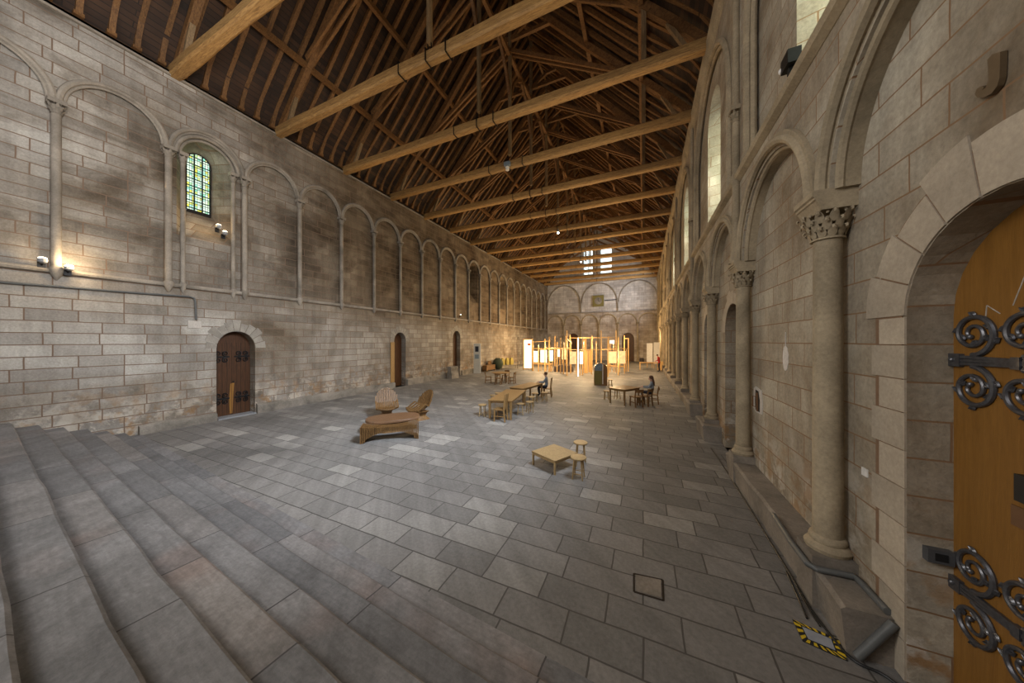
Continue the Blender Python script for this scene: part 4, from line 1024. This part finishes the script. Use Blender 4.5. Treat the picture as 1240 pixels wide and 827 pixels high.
px_panel('paper_sheet', 'lit sheet with drawings on legs behind the rounded cabinet', 737,746.5,425.5,440,28.9,M['litsoft'])
px_panel('paper_sheet', 'lit sheet at the outer end of the exhibition rail', 750,757.3,425,440.5,29.9,M['litsoft'])
px_panel('lit_screen', 'bright lit print high above the rail of the exhibition stand', 738.5,743.8,412,416,29.7,M['lit'])
m = MB(); m.bar((0,0,.02),(0,0,3.25),.05,.05,(0,1,0)); o = m.build('light_tube', M['tube'], None); o.location = (-5.0,24.78,0); tag(o, 'tall blazing vertical light tube in the middle of the exhibition stand', 'lamp')
make_table('trestle_table', 'low wooden exhibition table along the outer end of the stand', (-2.35,28.35,0), R(3), 1.7,.4,.75,.05, M['pine'])
make_table('trestle_table', 'long wooden exhibition table under the glowing white screens', (-9.2,27.78,0), R(2), 2.0,.34,.78,.05, M['pine'])
m = MB(); m.loft([[(x,y,z) for x,y,z in ((-.9*k,-.35,z),( .9*k,-.35,z),(.95*k,.35,z),(-.95*k,.35,z))] for k, z in ((1,0),(1,.3),(.92,.5),(.62,.62),(.3,.66))]); o = m.build('fabric_mound', M['dkgrey'], None, True); o.location = (-7.1,28.2,0); o.rotation_euler = (0,0,R(22)); tag(o, 'long dark charcoal fabric mound on the floor inside the exhibition stand', 'seat')
# rounded cabinet
ab = thing('rounded_cabinet', 'round-topped cabinet with blue-grey and olive front before the stand', 'cabinet', (-2.60,20.35,0), R(12))
oa = [(-.42,0)] + [(-.42*math.cos(PI*i/14), 1.1+.40*math.sin(PI*i/14)) for i in range(15)] + [(.42,0)]
m = MB(); m.prism(oa, lambda a,b,t: (a,t,b), -.02,.5); m.build('body', M['dkwood'], ab)
m = MB(); m.box(-.40,.06,-.035,-.02,.05,.98); m.build('lower_door', M['olive'], ab)
m = MB(); m.prism([(-.40,.99)]+[(-.40*math.cos(PI*i/14),1.1+.38*math.sin(PI*i/14)) for i in range(9)]+[(.06,.99)], lambda a,b,t: (a,t,b), -.035,-.02); m.build('upper_panel', M['bluegrey'], ab)
m = MB(); m.box(.10,.15,-.04,-.02,.1,1.42); m.build('chrome_strip', M['white'], ab)
dup(s0, (-1.98,20.2,0), .2, 'round stool standing alone beside the round-topped cabinet')
# far right corner
flat_panel('display_board', 'white display board leaning at the end wall, farther from the columns', 'display board', .35,36.6,.95,36.6,.5,2.75,M['white'],1)
flat_panel('display_board', 'tall white display board next to the far wall columns', 'display board', 1.05,36.0,1.65,36.1,.45,2.85,M['white'],1)
make_table('work_table', 'wooden work table in front of the person in red', (.52,33.6,0), R(4), 1.8,.7,.80,.06, M['pine'])
cb = thing('yellow_cabinet', 'small yellow wooden drawer cabinet behind the person in red', 'cabinet', (1.80,33.4,0))
m = MB(); m.box(-.26,.26,-.35,.35,.06,.92); m.build('body', M['pine'], cb)
for k in range(3): m = MB(); m.box(-.28,-.26,-.3,.3,.12+k*.27,.35+k*.27); dr = m.build('drawer', M['ply'], cb); m = MB(); m.ball((-.29,0,.235+k*.27), .02, 8, 5); m.build('knob', M['iron'], dr)
m = MB(); m.lathe([(.22,0),(.28,.1),(.28,.5),(.2,.62)], (-.2,45.4,0), 10); tag(m.build('waste_bin', M['dkgrey']), 'small dark rounded bin at the foot of the end wall', 'bin')
# left side far
tt = thing('totem_sign', 'tall grey and white information totem against the long wall', 'sign', (-14.1,23.5,0), R(30))
m = MB(); m.box(-.30,.30,-.06,.06,.0,2.75); m.build('front_panel', M['totem'], tt)
m = MB(); m.box(.30,.36,-.07,.07,0,2.75); m.build('side_panel', M['white'], tt)
m = MB(); m.box(-.16,.16,-.068,-.06,2.0,2.5); m.build('dark_picture', M['navy'], tt)
m = MB(); m.box(-.18,.18,-.067,-.06,1.35,1.75); m.build('blue_picture', M['bluegrey'], tt)
sbn = thing('dark_sideboard', 'dark low wooden sideboard against the long wall past the totem', 'sideboard', (-14.05,25.75,0), R(90))
m = MB(); m.box(-.9,.9,-.25,.25,.15,.62); m.build('body', M['dkwood'], sbn)
for a in (-1,1):
    for b in (-1,1): m = MB(); m.box(a*.8-.04,a*.8+.04,b*.2-.04,b*.2+.04,0,.16); m.build('leg', M['dkwood'], sbn)
m = MB(); m.box(.2,.9,.2,.25,.6,1.0); m.build('backrest', M['dkwood'], sbn)
m = MB(); m.ball((0,0,.55), .55, 14, 8, (1,.9,1.15)); o = m.build('beanbag_chair', M['dkgreen'], None, True); o.location = (-13.9,27.45,.08); tag(o, 'dark green rounded beanbag against the long wall', 'beanbag')
lb = make_table('low_bench_table', 'low long bench holding three yellow bags by the long wall', (-13.2,28.65,0), R(60), 2.2,.5,.45,.06, M['bench'])
for k, (x, y, lab) in enumerate(((-13.65,28.1,'yellow bag on the low bench, nearest the dark green beanbag'),(-13.35,28.55,'middle yellow bag of three on the low bench'),(-13.05,29.0,'yellow bag on the low bench, nearest the glowing panel'))):
    m = MB(); m.loft([[(a*w,b*w*.7,z) for a,b in ((-1,-1),(1,-1),(1,1),(-1,1))] for w,z in ((.16,0),(.2,.15),(.19,.5),(.1,.75))]); o = m.build('yellow_bag', M['yellow'], None, True); o.location = (x,y,.455); o.rotation_euler = (0,0,R(60)); tag(o, lab, 'bag', 'yellow bags on the low bench')
m = MB(); m.loft([[(x,y,z) for x,y,z in ((-w,-.4,z),(w,-.4,z),(w+.1,.4,z),(-w,.4,z))] for w, z in ((.26,0),(.24,.35),(.16,.6),(.2,.85),(.15,.95))]); o = m.build('stone_block', M['plinth'], None); o.location = (-14.02,19.55,0); tag(o, 'rough worn stone block before the third door of the long wall', 'stone block')

# ================================================================== LIGHT
def area(name, loc, aim, sx, sy, power, col, spread=180):
    l = bpy.data.lights.new(name, 'AREA'); l.shape = 'RECTANGLE'; l.size = sx; l.size_y = sy; l.energy = power; l.color = col; l.spread = R(spread)
    o = bpy.data.objects.new(name, l); C.objects.link(o); o.location = loc
    d = Vector(aim) - Vector(loc); o.rotation_euler = d.to_track_quat('-Z','Y').to_euler(); return o
def point(name, loc, power, col, r=.15):
    l = bpy.data.lights.new(name, 'POINT'); l.energy = power; l.color = col; l.shadow_soft_size = r
    o = bpy.data.objects.new(name, l); C.objects.link(o); o.location = loc; return o
COOL = (.80,.88,1.0); WARM = (1.0,.66,.34); NEUT = (1,.93,.84)
area('south_window_fill', (-6.5,-3.9,9), (-6,16,2), 12, 7, 620, (.97,.97,1.0))
area('south_window_fill', (-9,-3.6,7), (2,5,3), 4, 5, 320, (1,.95,.88), 120)  # extra fill lamp added to brighten the near right wall
area('right_window_light', (1.3,5.5,9.4), (-9,7.5,0), 2.0, 2.4, 520, COOL, 75)
for k, uc in enumerate(winR[2:6]): area('right_window_light', (1.8,uc,9), (-9,uc+3,3), 1.4, 2.6, 60, NEUT, 140)
area('left_wall_fill', (-2,1.0,7.5), (-14.5,2.5,9), 3, 3, 290, (1,.97,.94), 90)  # unseen fill lamp added to brighten the near left wall
area('stained_window_light', (XL-1.35,5.33,9.0), (XL+3,5.3,7.5), .9, 2.6, 90, (1,1,.9), 150)
area('far_window_light', (1.0,40.5,9.2), (-7,47,10), 1.4, 3, 260, (.86,.92,1.0), 120)
for uc in winR[1:7]: area('window_daylight', (XU+1.75,uc-.75,8.5), (XU+.1,uc+.75,8.3), 1.0, 3.4, 110, (.93,1,.80), 110)
for k, y in enumerate((4, 11, 18, 25, 32, 39)):
    area('roof_uplight', (-13.7,y,7.2), (-5,y+1,15), .6, 2.4, 40, WARM, 110)
    area('roof_uplight', (1.2,y,7.4), (-7,y+1,15), .6, 2.4, 40, WARM, 110)
for y, p in ((12,170),(19,330),(26.5,620)): area('hall_warm_fill', (XC,y,11.4), (XC,y+.5,0), .8, .8, p, (1,.80,.56), 150)  # unseen warm fill added to warm the floor and lower walls
for loc, p in (((-8.8,26.2,1.7),300),((-4.4,23.9,1.7),260),((-2.2,26.4,1.7),240),((-8.8,30,2.6),700),((-5.3,28.3,2.7),700),((-3.0,30.5,2.6),620),((.9,39,3.5),420),((-11.5,31,2.8),560),((-4,38,4),420)):
    point('exhibition_light', loc, p, (1,.68,.34), .25)
point('spot_glow', (XL+.38,2.42,5.1), 40, (1,.75,.45), .08)
point('sill_glow', (XL+.0,5.3,7.35), 14, (1,.68,.32), .06)

w = bpy.data.worlds.new('sky'); bpy.context.scene.world = w; w.use_nodes = True
bg = w.node_tree.nodes['Background']; bg.inputs[0].default_value = (.86,.95,1,1); bg.inputs[1].default_value = 2.2

# ================================================================== CAMERA
cam = bpy.data.cameras.new('camera'); co = bpy.data.objects.new('camera', cam); C.objects.link(co); bpy.context.scene.camera = co
cam.sensor_width = 36; cam.sensor_fit = 'HORIZONTAL'; cam.lens = 36*355/1240; cam.clip_start = .05; cam.clip_end = 300
co.location = (0,0,2.95); co.rotation_euler = (R(90), 0, th)
sc_ = bpy.context.scene
sc_.view_settings.view_transform = 'Standard'; sc_.view_settings.look = 'None'; sc_.view_settings.exposure = 0; sc_.view_settings.gamma = 1
sc_.cycles.use_denoising = True
sc_.cycles.max_bounces = 7; sc_.cycles.diffuse_bounces = 4; sc_.cycles.transparent_max_bounces = 8
sc_.cycles.sample_clamp_indirect = 6
